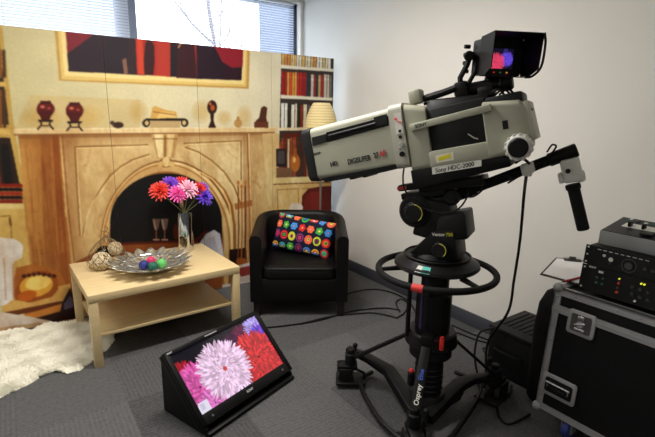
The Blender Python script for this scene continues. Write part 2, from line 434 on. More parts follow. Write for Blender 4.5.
# wall
cv.poly([(-90, 0), (345, 40), (345, 200), (-90, 140)], gradc((212, 198, 146), (246, 240, 220)))
cv.poly([(30, 95), (140, 100), (140, 130), (15, 130)], (214, 178, 108), 0.35)
for x, y, rx, ry in ((45, 118, 22, 12), (88, 117, 20, 12), (142, 112, 10, 12), (205, 112, 10, 12), (228, 118, 8, 8), (248, 117, 8, 12)):
    for k in (1.0, .75, .5): cv.ell(x-4, y, rx*k, ry*k, (205, 160, 80), 0.16)
cv.noise(0.05, 60, 60, 1)
# left bookcase
cv.poly([(-100, 10), (2, 26), (13, 118), (27, 206), (33, 300), (-100, 330)], (206, 170, 92))
cv.poly([(-90, 15), (-3, 26), (9, 125), (-90, 120)], (70, 52, 34))
for k in range(24):
    x = -90+k*4; c = random.choice([(120, 40, 25), (60, 45, 35), (35, 30, 30), (150, 95, 45), (90, 60, 30)])
    cv.poly([(x, 90), (x+3.4, 90), (x+4.2, 128), (x+1, 128)], c)
    cv.poly([(x, 50), (x+3.4, 50), (x+4.2, 78), (x+1, 78)], c)
cv.poly([(-90, 124), (10, 129), (11, 135), (-90, 130)], (226, 190, 110))
cv.poly([(-90, 80), (5, 82), (6, 87), (-90, 85)], (226, 190, 110))
cv.poly([(-90, 136), (10, 138), (20, 186), (-90, 190)], (58, 38, 28))
cv.poly([(0, 144), (8, 145), (13, 186), (4, 186)], (30, 26, 26)); cv.poly([(-12, 142), (-4, 143), (2, 186), (-8, 186)], (120, 50, 30))
for k in range(5): cv.poly([(-90, 184+4*k), (22, 184+4*k), (23, 187.6+4*k), (-90, 187+4*k)], ((150, 40, 20), (40, 26, 22), (170, 60, 28), (50, 24, 20), (140, 40, 24))[k])
cv.poly([(-90, 203), (25, 204), (26, 209), (-90, 210)], (232, 208, 140))
cv.poly([(-90, 210), (26, 209), (33, 290), (-90, 300)], gradc((216, 184, 108), (222, 186, 108)))
cv.line([(-5, 217), (10, 216), (13, 262), (-5, 264)], 1.0, (150, 110, 50)); cv.poly([(8.5, 218), (10.5, 218), (11.5, 226), (9.5, 226)], (120, 80, 40))
cv.poly([(26, 209), (33, 209), (36, 285), (33, 290)], (205, 160, 80))
# chimney breast and surround
cv.poly([(18, 133), (62, 135), (76, 325), (33, 300)], gradc((208, 156, 84), (176, 112, 52)))
cv.poly([(40, 135), (50, 135), (60, 290), (46, 300)], (150, 84, 36), 0.45)
cv.poly([(52, 135), (58, 135), (70, 290), (62, 300)], (140, 66, 24), 0.5)
cv.poly([(60, 135), (262, 131), (262, 300), (76, 325)], gradc((224, 190, 132), (232, 206, 154)))
cv.poly([(243, 131), (275, 131), (277, 300), (246, 300)], gradc((234, 208, 156), (216, 178, 116)))
cv.line([(60, 136), (66, 210), (72, 262), (76, 300)], 1.6, (244, 216, 150)); cv.line([(62, 136), (68, 210), (74, 262)], 0.9, (150, 96, 46))
cv.poly([(18, 134), (268, 131), (268, 135), (18, 139)], (150, 100, 50), 0.5)
for k in range(6): cv.poly([(18, 133), (268, 131), (268, 134+2.4*k), (18, 137+2.4*k)], (140, 84, 36), .07)
for k in range(5): cv.poly([(60, 135), (68+3*k, 135), (82+3*k, 320), (74, 320)], (150, 88, 40), .07)
for k in range(5): cv.poly([(243, 131), (247+3*k, 131), (250+3*k, 300), (244, 300)], (160, 100, 50), .07)
for k in range(70):
    x = random.uniform(64, 262); y = random.uniform(136, 290); p_ = [(x, y)]
    for j in range(6): x += random.uniform(-3, 5); y += random.uniform(-1, 7); p_.append((x, y))
    cv.line(p_, random.uniform(.6, 2.6), random.choice([(170, 110, 54), (248, 222, 168), (190, 130, 70)]), .16)
for k in range(40):
    x = random.uniform(22, 60); y = random.uniform(140, 260); cv.line([(x, y), (x+2, y+14), (x+3, y+34)], random.uniform(1, 4), random.choice([(130, 66, 26), (222, 170, 100), (160, 92, 44)]), .2)
# panel mouldings
for off, c in ((0, (158, 112, 58)), (1.6, (242, 214, 156))):
    cv.line([(80+off, 236), (77+off, 190), (75+off, 147+off), (148, 145+off)], 1.2, c)
    pts = [(101, 188), (110, 176), (120, 167), (132, 160), (149, 154.5)]
    cv.line([(82+off, 237)]+[(87, 218), (93, 202)]+[(a+off, b+off) for a, b in pts], 1.2, c)
    pts = [(184, 147), (198, 152), (212, 161), (224, 172), (234, 187), (241, 205)]
    cv.line([(a-off, b+off) for a, b in pts], 1.2, c)
    cv.line([(184, 147+off*.5), (184, 143.5+off), (241-off, 141+off), (241-off, 180)], 1.0, c)
    cv.line([(247+off, 134), (249+off, 200), (251+off, 290)], 1.1, c)
# arch bands and opening
def arch(cx, base, rx, ry, top, c, alpha=1.0):
    pts = [(cx-rx, base)]+[(cx-rx*math.cos(R(a)), base-40-(base-40-top)*math.sin(R(a))) for a in range(0, 181, 6)]+[(cx+rx, base)]
    cv.poly(pts, c, alpha)
arch(168, 285, 68, 0, 160, (150, 98, 44)); arch(167.5, 285, 66.5, 0, 161.5, (246, 220, 164)); arch(166.5, 285, 64, 0, 164, (196, 142, 76)); arch(166.2, 285, 62, 0, 165.5, (242, 216, 160))
arch(166, 285, 58, 0, 171.5, (160, 104, 50)); arch(166, 262, 56, 0, 173.5, (22, 22, 24))
for k in range(5): arch(166-1.2+.5*k, 285, 65.5-1.2*k, 0, 163+.9*k, (206, 152, 86), .10)
arch(166, 262, 56, 0, 173.5, (20, 20, 22))
cv.line([(112+.0, 240), (113, 226), (118, 212), (127, 196), (140, 184), (154, 176.5)], 1.2, (30, 24, 20), .8)
# right thick roll of arch moulding
cv.line([(201, 173), (214, 180), (224, 191), (231, 206), (234, 226), (235, 275)], 3.2, (178, 116, 52)); cv.line([(199, 172), (212, 179), (222, 190), (229, 205), (232, 226), (232.5, 275)], 1.6, (244, 214, 150))
cv.poly([(229, 250), (246, 248), (248, 282), (229, 284)], (50, 28, 18))
# keystone corbel
cv.poly([(151, 134), (178, 134), (174, 158), (157, 159)], (206, 166, 104)); cv.poly([(154, 134), (163, 134), (163, 158), (158, 158)], (244, 222, 168)); cv.poly([(167, 134), (174, 134), (171, 157), (167, 158)], (240, 214, 158))
cv.line([(152, 139), (177, 139)], 0.9, (150, 100, 50)); cv.line([(165, 136), (165, 158)], 1.0, (140, 92, 46))
cv.ell(166, 163, 8, 4.5, (150, 98, 46)); cv.ell(166, 162, 4, 5, (246, 222, 160)); cv.ell(161, 164, 3.4, 2.6, (232, 196, 130)); cv.ell(171, 164, 3.4, 2.6, (232, 196, 130))
# mantel shelf
cv.poly([(14, 129), (277, 127), (278, 131), (272, 133), (18, 135.5), (13, 133)], (236, 208, 156)); cv.line([(14, 135), (274, 132.6)], 1.2, (160, 108, 58)); cv.line([(14, 129.4), (277, 127.6)], 0.8, (250, 232, 190))
# ornaments
dk = (52, 24, 18)
for cx, ty in ((45.5, 101), (74.5, 102.5)):
    cv.ell(cx, ty+8.5, 9, 8.5, (112, 30, 24)); cv.poly([(cx-8, ty+10), (cx+8, ty+10), (cx+4, ty+19), (cx-4, ty+19)], (92, 26, 20)); cv.poly([(cx-5, ty), (cx+5, ty), (cx+6, ty+3), (cx-6, ty+3)], (82, 22, 18))
    cv.ell(cx-3, ty+6, 2.4, 1.5, (210, 120, 100)); cv.ell(cx+3.5, ty+7.5, 1.7, 1.2, (180, 90, 76))
    cv.line([(cx-7, ty+20), (cx+7, ty+20)], 2, dk); cv.line([(cx-5, ty+20), (cx-4, ty+24), (cx-8, ty+28.5)], 1.6, dk); cv.line([(cx+5, ty+20), (cx+4, ty+24), (cx+8, ty+28.5)], 1.6, dk); cv.line([(cx-3, ty+25), (cx+3, ty+25)], 1.2, dk)
cv.ell(118, 125.3, 5.5, 3.2, (74, 50, 40)); cv.ell(112, 123, 2.2, 2, (90, 66, 54)); cv.line([(109, 122), (111, 121)], 1, (210, 200, 180))
cv.poly([(146, 118.5), (185, 118.5), (185, 121), (146, 121)], (50, 34, 26)); cv.ell(146, 123.3, 3.8, 4.2, (50, 34, 26)); cv.ell(146.5, 123.3, 2, 2.4, (222, 196, 140)); cv.ell(184.5, 123, 3.8, 4.2, (50, 34, 26)); cv.ell(184, 123, 2, 2.4, (222, 196, 140))
cv.poly([(150, 119), (152, 108), (155, 106), (165, 110), (176, 112), (177, 118)], (222, 178, 100)); cv.poly([(156, 119), (160, 112), (174, 113), (176, 118)], (240, 206, 130)); cv.line([(153, 112), (175, 115)], 0.8, (150, 100, 50))
cv.poly([(150, 121), (180, 121), (180, 128), (150, 128)], (190, 150, 92), 0.6)
cv.ell(212, 107.5, 5, 7, (66, 36, 24)); cv.ell(212.5, 108, 2.2, 3, (190, 96, 40)); cv.ell(210, 104, 1.2, 1.4, (210, 120, 60)); cv.poly([(210, 114), (214, 114), (213.4, 121), (216, 128), (208, 128), (210.6, 121)], (70, 32, 22))
cv.ell(238, 123.5, 4, 4.4, (200, 158, 96)); cv.poly([(236.6, 117), (239.4, 117), (239, 121), (237, 121)], (186, 140, 80))
cv.poly([(255, 128), (255.5, 121), (259, 118), (261, 108), (264, 106), (267, 108), (266, 118), (268, 128)], (96, 52, 34)); cv.poly([(254, 122), (268, 122), (268, 128), (254, 128)], (120, 64, 40))
# painting
cv.poly([(54, 25), (250, 40), (248.5, 89), (59, 81)], (206, 166, 92)); cv.poly([(57, 25), (247.5, 42), (246, 87), (61.5, 79.5)], (234, 204, 128)); cv.poly([(60, 25), (246, 44), (244, 84.5), (64.5, 76)], (246, 224, 158))
cv.poly([(65, 20), (243, 42), (241.5, 80.5), (68.5, 71.5)], (62, 40, 48))
cv.poly([(65, 25), (100, 30), (90, 38), (67.5, 56)], (140, 46, 56)); cv.poly([(67, 54), (100, 30), (106, 72), (68.5, 71.5)], (58, 42, 52)); cv.poly([(106, 30), (128, 36), (128, 74), (106, 73)], (52, 40, 50))
cv.poly([(122, 60), (126, 58), (128, 74), (124, 74)], (150, 110, 90))
cv.poly([(135, 32), (198, 40), (198, 78), (137, 75)], (176, 52, 44)); cv.poly([(136, 34), (142, 34), (144, 75), (138, 74)], (214, 80, 50)); cv.poly([(149, 36), (154, 46), (154.5, 62), (153, 75.5), (144, 75), (143.5, 60), (145, 44)], (70, 28, 34)); cv.poly([(156, 36), (170, 38), (170, 77), (156, 76)], (190, 66, 50))
cv.poly([(170, 38), (178, 40), (178, 77), (170, 77)], (44, 28, 38)); cv.poly([(178, 44), (186, 40), (194, 45), (197, 79), (176, 78)], (70, 26, 36)); cv.line([(178, 48), (181, 43), (184, 42)], 1.5, (220, 160, 110))
cv.poly([(196, 40), (215, 44), (222, 60), (226, 80), (197, 79)], (48, 24, 42)); cv.poly([(210, 40), (243, 44), (242.5, 67), (232, 68), (222, 62), (216, 50)], (156, 34, 52)); cv.poly([(222, 62), (232, 68), (242, 68), (241.5, 80.5), (224, 80)], (56, 20, 40))
# golden floor, shell, books, sofas at the left foot
cv.poly([(33, 262), (76, 290), (80, 340), (20, 340)], (170, 100, 40)); cv.poly([(16, 268), (34, 264), (60, 272), (74, 300), (10, 300)], (186, 116, 50))
cv.poly([(2, 308), (12, 298), (70, 284), (71, 292), (60, 306), (3, 314)], (222, 176, 100)); cv.poly([(3, 313), (62, 301), (62, 305), (6, 318)], (120, 62, 26)); cv.poly([(14, 318), (62, 304), (63, 311), (30, 320)], (216, 146, 66)); cv.poly([(62, 303), (70, 288), (75, 300), (74, 318), (58, 321)], (54, 40, 40)); cv.poly([(64, 304), (70, 296), (74, 300), (73, 312), (64, 312)], (110, 96, 120))
cv.poly([(30, 320), (62, 311), (78, 306), (78, 318), (50, 323)], (58, 28, 20))
cv.poly([(15, 300), (15, 290), (22, 277), (34, 271), (48, 271), (57, 279), (58, 290), (52, 297), (30, 303)], (168, 92, 32)); cv.ell(36, 286, 17, 11, (234, 176, 70), rot=-12); cv.ell(38, 283, 13, 7, (252, 214, 120), rot=-12); cv.ell(27, 296, 10, 5, (206, 110, 34), rot=-14)
for k in range(7): cv.ell(24+5*k, 274+abs(k-3)*.8, 2.4, 2, (90, 40, 20))
cv.poly([(-90, 320), (-90, 236), (2, 238), (14, 239), (23, 247), (22, 258), (14, 262), (13, 300), (4, 306)], (238, 226, 212)); cv.ell(13, 249, 10, 9, (242, 234, 224)); cv.line([(4, 258), (6, 300)], 1.6, (214, 180, 150)); cv.line([(13, 264), (13.5, 300)], 1.2, (206, 160, 120))
cv.poly([(-90, 345), (-90, 306), (0, 312), (30, 317), (50, 321), (52, 324), (0, 338)], (212, 176, 132)); cv.poly([(-90, 320), (0, 312), (30, 317), (49, 321.5), (0, 328), (-90, 330)], (232, 214, 196))
# inside and under the fireplace arch: table edge, glasses, red curve, sofa
cv.poly([(74, 300), (76, 262), (110, 245), (196, 241), (222, 262), (222, 300)], (160, 92, 44))
cv.poly([(112, 246), (112, 243), (172, 241), (196, 238), (206, 230), (208, 232), (198, 242)], (104, 40, 22))
for gx in (156, 164.5):
    cv.poly([(gx-4, 219), (gx+4, 219), (gx+2.4, 228), (gx, 232), (gx-2.4, 228)], (190, 150, 140), 0.75); cv.line([(gx-2.5, 220), (gx-.6, 230)], 1, (240, 220, 210)); cv.line([(gx, 230), (gx, 239)], 1.1, (190, 120, 96)); cv.line([(gx-3, 240), (gx+3, 240)], 1.4, (226, 180, 160))
cv.ell(176, 232, 3, 8, (110, 40, 22)); cv.poly([(178, 196), (184, 196), (183, 208), (180, 208)], (206, 180, 140))
cv.poly([(193, 252), (206, 234), (214, 230), (220, 234), (224, 258), (222, 275), (196, 270)], (226, 222, 226)); cv.poly([(196, 256), (208, 238), (214, 236), (218, 258), (216, 272)], (206, 202, 212))
# fire irons
for k, x in enumerate((238, 241.5, 245, 248.5)):
    cv.line([(x, 186+k % 2*4), (x+.6, 230), (x-.6, 274)], 1.3, ((150, 84, 36), (190, 120, 56), (120, 60, 28), (206, 140, 76))[k]); cv.ell(x, 183+k % 2*4, 1.5, 2.4, (206, 140, 76))
cv.poly([(234, 204), (252, 200), (252, 206), (235, 210)], (170, 100, 48), 0.7)
cv.ell(241, 262, 6.5, 4, (176, 100, 44)); cv.poly([(232, 258), (236, 254), (236, 282), (230, 284)], (40, 24, 18)); cv.poly([(229, 274), (254, 268), (256, 300), (226, 300)], (150, 88, 44))
cv.poly([(229, 268), (252, 262), (260, 276), (258, 285), (236, 290)], (226, 214, 204)); cv.poly([(236, 269), (249, 266), (254, 274), (241, 277)], (160, 70, 60)); cv.poly([(222, 285), (258, 280), (262, 300), (225, 300)], (232, 228, 226))
# right alcove: shelves and books
cv.poly([(268, 134), (345, 132), (345, 300), (272, 300)], gradc((234, 204, 140), (226, 190, 124)))
cv.poly([(262, 134), (278, 133), (281, 205), (268, 206)], (232, 206, 150))
cv.poly([(281.5, 50), (334, 56), (330, 182), (278, 184)], (72, 60, 58))
bk = [(186, 70, 56), (210, 170, 120), (236, 220, 180), (220, 190, 120), (150, 40, 40), (240, 236, 220), (60, 60, 70), (206, 170, 110), (130, 120, 120), (178, 130, 90), (232, 150, 90), (90, 90, 96), (214, 206, 196)]
def books(x0, x1, t0, t1, b0, b1, pal, st=2.4, jit=1.5):
    x = x0
    while x < x1-1:
        wd_ = random.uniform(st*.7, st*1.35); f0 = (x-x0)/(x1-x0); c = random.choice(pal); tt = t0+(t1-t0)*f0+random.uniform(0, jit); bb = b0+(b1-b0)*f0
        cv.poly([(x, tt), (min(x+wd_*.86, x1), tt), (min(x+wd_*.86, x1)-.3, bb), (x-.3, bb)], c); 
        cv.poly([(x+.3, tt+4), (min(x+wd_*.7, x1), tt+4), (min(x+wd_*.7, x1), tt+6), (x+.3, tt+6)], [min(255, q*1.15+12) for q in c], .7)
        x += wd_
light = [(236, 220, 180), (220, 196, 130), (240, 236, 220), (226, 190, 110), (214, 150, 90), (232, 226, 210)]
books(282, 332, 50, 57, 65, 69, light, 2.6); 
cv.poly([(281, 65), (333.5, 69), (333, 72), (281, 68.5)], (244, 238, 220))
books(281.5, 306, 71, 73, 95, 97, [(196, 50, 44), (226, 90, 54), (236, 226, 196), (230, 170, 80), (170, 40, 40)], 2.5, 1); books(306, 332, 73, 75, 97, 98, [(130, 124, 120), (214, 206, 190), (178, 50, 54), (200, 176, 120), (60, 66, 80), (190, 160, 110)], 2.4, 2)
cv.poly([(280.5, 95), (332.5, 98), (332, 101), (280.5, 98.5)], (244, 238, 220))
books(281, 308, 103, 104, 128, 128, [(236, 228, 200), (206, 160, 90), (150, 60, 40), (240, 240, 232), (60, 50, 40), (230, 200, 140)], 2.9); books(308, 331, 104, 105, 128, 128, bk, 2.8)
cv.poly([(279, 128), (332, 127), (332, 130), (279, 131)], (240, 226, 190))
books(279, 308, 134, 134, 178, 177, [(120, 50, 30), (206, 170, 110), (160, 80, 50), (232, 214, 170), (90, 60, 50), (180, 130, 80)], 2.8, 10); books(308, 331, 134, 134, 178, 177, bk, 3, 8)
cv.poly([(276, 149), (286, 149), (286, 167), (276, 167)], (40, 34, 36)); cv.poly([(277.5, 151), (284.5, 151), (284.5, 164), (277.5, 164)], (90, 80, 80)); cv.poly([(276, 168), (292, 168), (292, 178), (276, 178)], (140, 104, 76))
cv.ell(295, 163, 5, 9, (196, 120, 50)); cv.poly([(293.5, 148), (296.5, 148), (296.8, 158), (293.2, 158)], (180, 100, 44)); cv.ell(294, 160, 1.6, 3, (240, 190, 110)); cv.poly([(283, 134), (300, 133), (300, 137), (283, 138)], (110, 44, 30))
cv.poly([(273, 178), (331, 176), (330, 182), (273, 184)], (238, 216, 160)); cv.line([(273, 184.6), (330, 182.6)], 1, (150, 104, 56))
cv.line([(277, 190), (298, 189), (299, 214), (278, 215), (277, 190)], 1, (188, 144, 84)); cv.line([(302, 189), (322, 188), (322, 214)], 1, (188, 144, 84))
cv.poly([(301, 215), (302, 196), (308, 189), (318, 187), (332, 186), (332, 260), (300, 255)], (116, 34, 26)); cv.poly([(303, 214), (305, 196), (311, 192), (320, 192), (320, 215)], (140, 46, 34)); cv.ell(296, 208, 7, 5, (236, 222, 204))
cv.poly([(256, 240), (332, 238), (332, 290), (258, 290)], (170, 110, 60))
cv.blur(2)
_up = cv.a[:int(cv.H*.31)].copy(); cv.noise(0.16, 30, 90, 2, (0.6, 1, 1.5)); cv.noise(0.08, 8, 16, 3, (0.7, 1, 1.3)); cv.a[:int(cv.H*.31)] = _up
cv.noise(0.04, 3, 3, 5); cv.a = 240*(np.clip(cv.a, 0, 255)/255)**1.18
pr_m = attr_mat('matt_print', 0.6, spec=0.25)
bd = empty('printed_backdrop', (0, 0, 0))
edges = [-0.72, 0.62, 1.29, 1.96, 2.63]
for i in range(4):
    a, b = edges[i]+0.0012, edges[i+1]-0.0012
    grid_mesh('panel', (a, YD, ZT), (b-a, 0, 0), (0, 0, -ZT+0.004), 272 if i == 0 else 136, 415, cv, pr_m, bd, (a-X0)/(X1-X0), (b-X0)/(X1-X0), thick=0.03)
mb = MB()
for x in (-0.05, 0.62, 1.29, 1.96):
    mb.box((x, YD+0.05, 1.0), (0.03, 0.02, 1.9))
    mb.box((x, YD+0.2, 0.012), (0.03, 0.32, 0.02)); mb.cyl((x, YD+0.34, 0.02), (x, YD+0.06, 0.9), 0.009)
mb.build('rear_support', mat('support_metal', (120, 120, 124), 0.4, 0.8), bd)
tag(bd, 'tall panelled backdrop printed with a living room fireplace, mantel and bookshelves', 'backdrop')

# ================================================================== COFFEE TABLE
def wood_mat(name, rgb):
    if name in MATS: return MATS[name]
    m = bpy.data.materials.new(name); m.use_nodes = True; nt = m.node_tree; N = nt.nodes; L = nt.links; b = N['Principled BSDF']
    b.inputs['Roughness'].default_value = 0.42
    tc = N.new('ShaderNodeTexCoord'); mp = N.new('ShaderNodeMapping'); mp.inputs['Scale'].default_value = (1.5, 22, 22); L.new(tc.outputs['Object'], mp.inputs[0])
    nz = N.new('ShaderNodeTexNoise'); nz.inputs['Scale'].default_value = 2.2; nz.inputs['Detail'].default_value = 6; L.new(mp.outputs[0], nz.inputs['Vector'])
    cr = N.new('ShaderNodeValToRGB'); c = lin(rgb)
    cr.color_ramp.elements[0].position = .3; cr.color_ramp.elements[1].position = .7
    cr.color_ramp.elements[0].color = (*[v*.93 for v in c], 1); cr.color_ramp.elements[1].color = (*[min(1, v*1.05) for v in c], 1)
    L.new(nz.outputs['Fac'], cr.inputs[0]); L.new(cr.outputs[0], b.inputs['Base Color']); MATS[name] = m; return m
birch = wood_mat('birch_veneer', (222, 197, 148))
TZ = 0.477; TC = (0.755, 3.255); TW, TD = 0.985, 0.725; TROT = R(2.0)
t = empty('coffee_table', (TC[0], TC[1], 0), (0, 0, TROT))
MB().box((0, 0, TZ-0.025), (TW, TD, 0.05), bev=0.002).build('tabletop', birch, t)
MB().box((0, 0, 0.185), (TW-0.10, TD-0.10, 0.018), bev=0.001).build('shelf', birch, t)
for sx in (-1, 1):
    for sy in (-1, 1):
        MB().box((sx*(TW/2-0.0265), sy*(TD/2-0.0265), (TZ-0.05)/2), (0.05, 0.05, TZ-0.05), bev=0.0015).build('leg', birch, t)
tag(t, 'pale birch coffee table with a lower shelf in front of the printed fireplace', 'coffee table')

# vase
chrome = mat('polished_silver', (206, 208, 212), 0.10, 1.0)
V = fl(186.5, 250.5, TZ)
v = empty('flower_vase', V)
mb = MB(); rings = []
for k in range(13):
    z = 0.315*k/12; tw = R(35*k/12); rx = 0.056+0.004*(k/12); ry = rx*0.86
    rings.append([Vector(((rx*(1+0.10*math.cos(4*a)))*math.cos(a+tw), (ry*(1+0.10*math.cos(4*a)))*math.sin(a+tw), z)) for a in [2*math.pi*j/40 for j in range(40)]])
for k in (12, 6, 1):
    rings.append([Vector((q.x*0.92, q.y*0.92, q.z if k == 12 else 0.315*k/12)) for q in rings[k]])
mb.loft(rings); mb.build('vase_body', chrome, v, smooth=60)
tag(v, 'tall polished silver vase holding bright artificial flowers on coffee table', 'vase')
# flowers
def bloom(mb, c, d, rad, layers=5, per=16):
    d = Vector(d).normalized(); q = Vector((0, 0, 1)).rotation_difference(d).to_matrix().to_4x4(); T = Matrix.Translation(Vector(c)) @ q
    for l in range(layers):
        f = l/(layers-1); tilt = R(8+82*f); L = rad*(1-0.45*f); n = max(5, int(per*(1-0.5*f)))
        for k in range(n):
            a = 2*math.pi*(k+random.random()*.4)/n+l*.5; tl = tilt+random.uniform(-.15, .15)
            dr = Vector((math.cos(a)*math.cos(tl), math.sin(a)*math.cos(tl), math.sin(tl))); sd = Vector((-math.sin(a), math.cos(a), 0)); w_ = rad*0.13
            up = dr.cross(sd)
            p0 = Vector((0, 0, 0)); p1 = dr*L*.55+up*(-.0); p2 = dr*L+up*(-rad*.07)
            mb.add([p0-sd*w_*.3, p0+sd*w_*.3, p1+sd*w_+up*-.002, p1-sd*w_+up*-.002, p2+sd*w_*.35, p2-sd*w_*.35, p1+up*.003], [[0, 1, 6], [0, 6, 3], [1, 2, 6], [6, 2, 4], [3, 6, 5], [6, 4, 5]], T)
    mb.ball(c, rad*.22, 6)
FL = [((160, 189), (226, 60, 46), .085, .04, 'red artificial bloom at the left edge of the bouquet'),
      ((170, 183.5), (122, 62, 200), .08, .07, 'purple artificial bloom at the upper left of the bouquet'),
      ((178, 192), (236, 84, 168), .078, -.03, 'hot pink artificial bloom low in the middle of the bouquet'),
      ((182, 182), (228, 54, 60), .07, .08, 'red artificial bloom at the top centre of the bouquet, half hidden'),
      ((188, 187), (248, 184, 208), .082, -.02, 'pale pink artificial bloom at the centre of the bouquet'),
      ((199, 188), (222, 46, 40), .074, .03, 'red artificial bloom on the right side of the bouquet'),
      ((204, 195), (112, 70, 214), .082, .0, 'purple artificial bloom hanging at the lower right of the bouquet'),
      ((203, 186), (134, 84, 210), .06, .07, 'small purple artificial bloom behind the red one on the right')]
for i, ((px, py), c, rad, dy, lab) in enumerate(FL):
    P_ = at(px, py+2.2, 1, V.y+dy); e = empty('artificial_flower', P_); rel = V+Vector((0, 0, 0.29))-P_
    rad *= 1.0
    mb = MB(); mb.tube(curve_pts([rel+Vector((0, 0, -.12)), rel*1.0, rel*.45+Vector((0, 0, -.0)), Vector((0, 0, 0))], 5), 0.0028, 6); mb.build('stem', mat('stem_olive', (128, 128, 84), 0.6), e)
    mb = MB(); dr = Vector(((px-183)/60, -0.75, .55)); bloom(mb, (0, 0, 0), dr, rad); mb.build('bloom', mat('petal_%d_%d_%d' % c, c, 0.55), e, smooth=0)
    tag(e, lab, 'artificial flower', 'flowers in the silver vase')

# silver leaf bowl
B = Vector((0.71, 3.17, TZ))
b_ = empty('leaf_bowl', B)
mb = MB()
def leaf(ang, r0, r1, w_, z0, z1, lift=0.0):
    n = 6; c = math.cos(ang); s = math.sin(ang); vs = []; fs = []
    for i in range(n+1):
        t_ = i/n; r = r0+(r1-r0)*t_; z = z0+(z1-z0)*t_**1.6+lift; h = w_*math.sin(math.pi*min(1, t_*.93+.05))**.8
        for s2 in (-1, -.5, 0, .5, 1): vs.append((r*c-s2*h*s, r*s+s2*h*c, z+abs(s2)*.006))
    for i in range(n):
        for j in range(4): a = i*5+j; fs.append([a, a+1, a+6, a+5])
    mb.add(vs, fs)
for l, (n, r0, r1, w_, z0, z1) in enumerate(((9, .0, .12, .034, .012, .018), (14, .09, .195, .034, .015, .05), (19, .16, .280, .038, .04, .078))):
    for k in range(n): leaf(2*math.pi*(k+.5*(l % 2))/n, r0, r1, w_, z0, z1, .002*(k % 2))
o = mb.build('leaves', mat('silver_leaf', (214, 212, 204), 0.28, 0.85), b_, smooth=60)
md = o.modifiers.new('s', 'SOLIDIFY'); md.thickness = 0.0016
mb = MB(); mb.lathe([(0, 0), (.07, 0), (.075, .004), (.07, .014), (0, .014)], seg=28)
for rr_, zz in ((.13, .022), (.20, .054)): mb.tube([(rr_*math.cos(2*math.pi*k/40), rr_*math.sin(2*math.pi*k/40), zz) for k in range(40)], .0025, 6, closed=True)
mb.build('base_ring', chrome, b_)
tag(b_, 'wide shallow silver bowl made of leaf shapes on coffee table', 'bowl')
for (px, py), c, r_, lab in (((144, 265), (34, 44, 120), .033, 'dark blue ball in the silver leaf bowl'), ((151, 260.5), (214, 44, 100), .03, 'crimson pink ball at the back of the balls in the leaf bowl'),
                        ((153, 266.5), (20, 92, 74), .033, 'dark green ball at the front of the leaf bowl'), ((161.5, 263.5), (96, 190, 96), .033, 'light green ball on the right in the leaf bowl')):
    p_ = fl(px, py, TZ+.02+r_); mb = MB(); mb.ball((0, 0, 0), r_, 12); o = mb.build('decorative_ball', mat('ball_%d_%d_%d' % c, c, 0.6, bump=.3, bscale=120)); o.location = p_
    tag(o, lab, 'ball', 'coloured balls in the leaf bowl')

# netted wicker balls
def wicker(p_, r_, c, label, n=46):
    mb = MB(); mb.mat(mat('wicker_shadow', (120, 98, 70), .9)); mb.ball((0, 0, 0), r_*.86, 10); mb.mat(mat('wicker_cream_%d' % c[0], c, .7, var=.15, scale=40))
    for k in range(n):
        ax = Vector((random.gauss(0, 1), random.gauss(0, 1), random.gauss(0, 1))).normalized(); u = ax.orthogonal().normalized(); w_ = ax.cross(u); o_ = random.uniform(-.5, .5)
        rr_ = math.sqrt(1-o_*o_)
        mb.tube([(ax*o_+(u*math.cos(a)+w_*math.sin(a))*rr_)*r_*random.uniform(.95, 1.0) for a in [2*math.pi*j/20 for j in range(20)]], r_*.05, 4, closed=True)
    o = mb.build('wicker_ball'); o.location = p_
    return tag(o, label, 'decorative ball', 'woven balls in the net')
wb = fl(101.5, 261, TZ+.062); wicker(wb, .062, (226, 208, 170), 'larger cream woven ball lying at the front of the net')
w2 = Vector((wb.x+.10, wb.y+.045, TZ+.125)); wicker(w2, .048, (216, 196, 156), 'smaller cream woven ball resting higher on the right side of the net')
mb = MB(); mb.ball((0, 0, 0), .055, 12); o = mb.build('glass_ball', mat('dark_bronze', (52, 44, 38), .2, .7)); o.location = (wb.x+.03, wb.y+.085, TZ+.09)
tag(o, 'dark shiny ball behind the woven balls inside the net', 'decorative ball')
NB = Vector((wb.x+.045, wb.y+.03, TZ)); e = MB()
prof = [(.115, .004), (.135, .05), (.125, .10), (.095, .15), (.055, .19), (.02, .215), (.012, .23)]
def npt(a, h):
    i = min(len(prof)-2, int(h*(len(prof)-1))); f_ = h*(len(prof)-1)-i; r_ = prof[i][0]*(1-f_)+prof[i+1][0]*f_; z = prof[i][1]*(1-f_)+prof[i+1][1]*f_
    return NB+Vector((r_*math.cos(a), r_*.8*math.sin(a), z))
for s_ in (-1, 1):
    for k in range(13):
        e.tube([npt(2*math.pi*k/13+s_*h*1.9, h) for h in [j/16 for j in range(17)]], .0017, 4)
e.tube(curve_pts([NB+Vector((0, 0, .222)), NB+Vector((-.01, 0, .25)), NB+Vector((.02, .01, .275)), NB+Vector((.0, 0, .30))], 5), .003, 5); e.tube(curve_pts([NB+Vector((0, 0, .222)), NB+Vector((.02, 0, .25)), NB+Vector((-.025, .01, .265))], 5), .003, 5)
tag(e.build('net_bag', mat('jute_string', (122, 98, 66), .8)), 'knotted brown string net around woven balls at left end of coffee table', 'net bag')

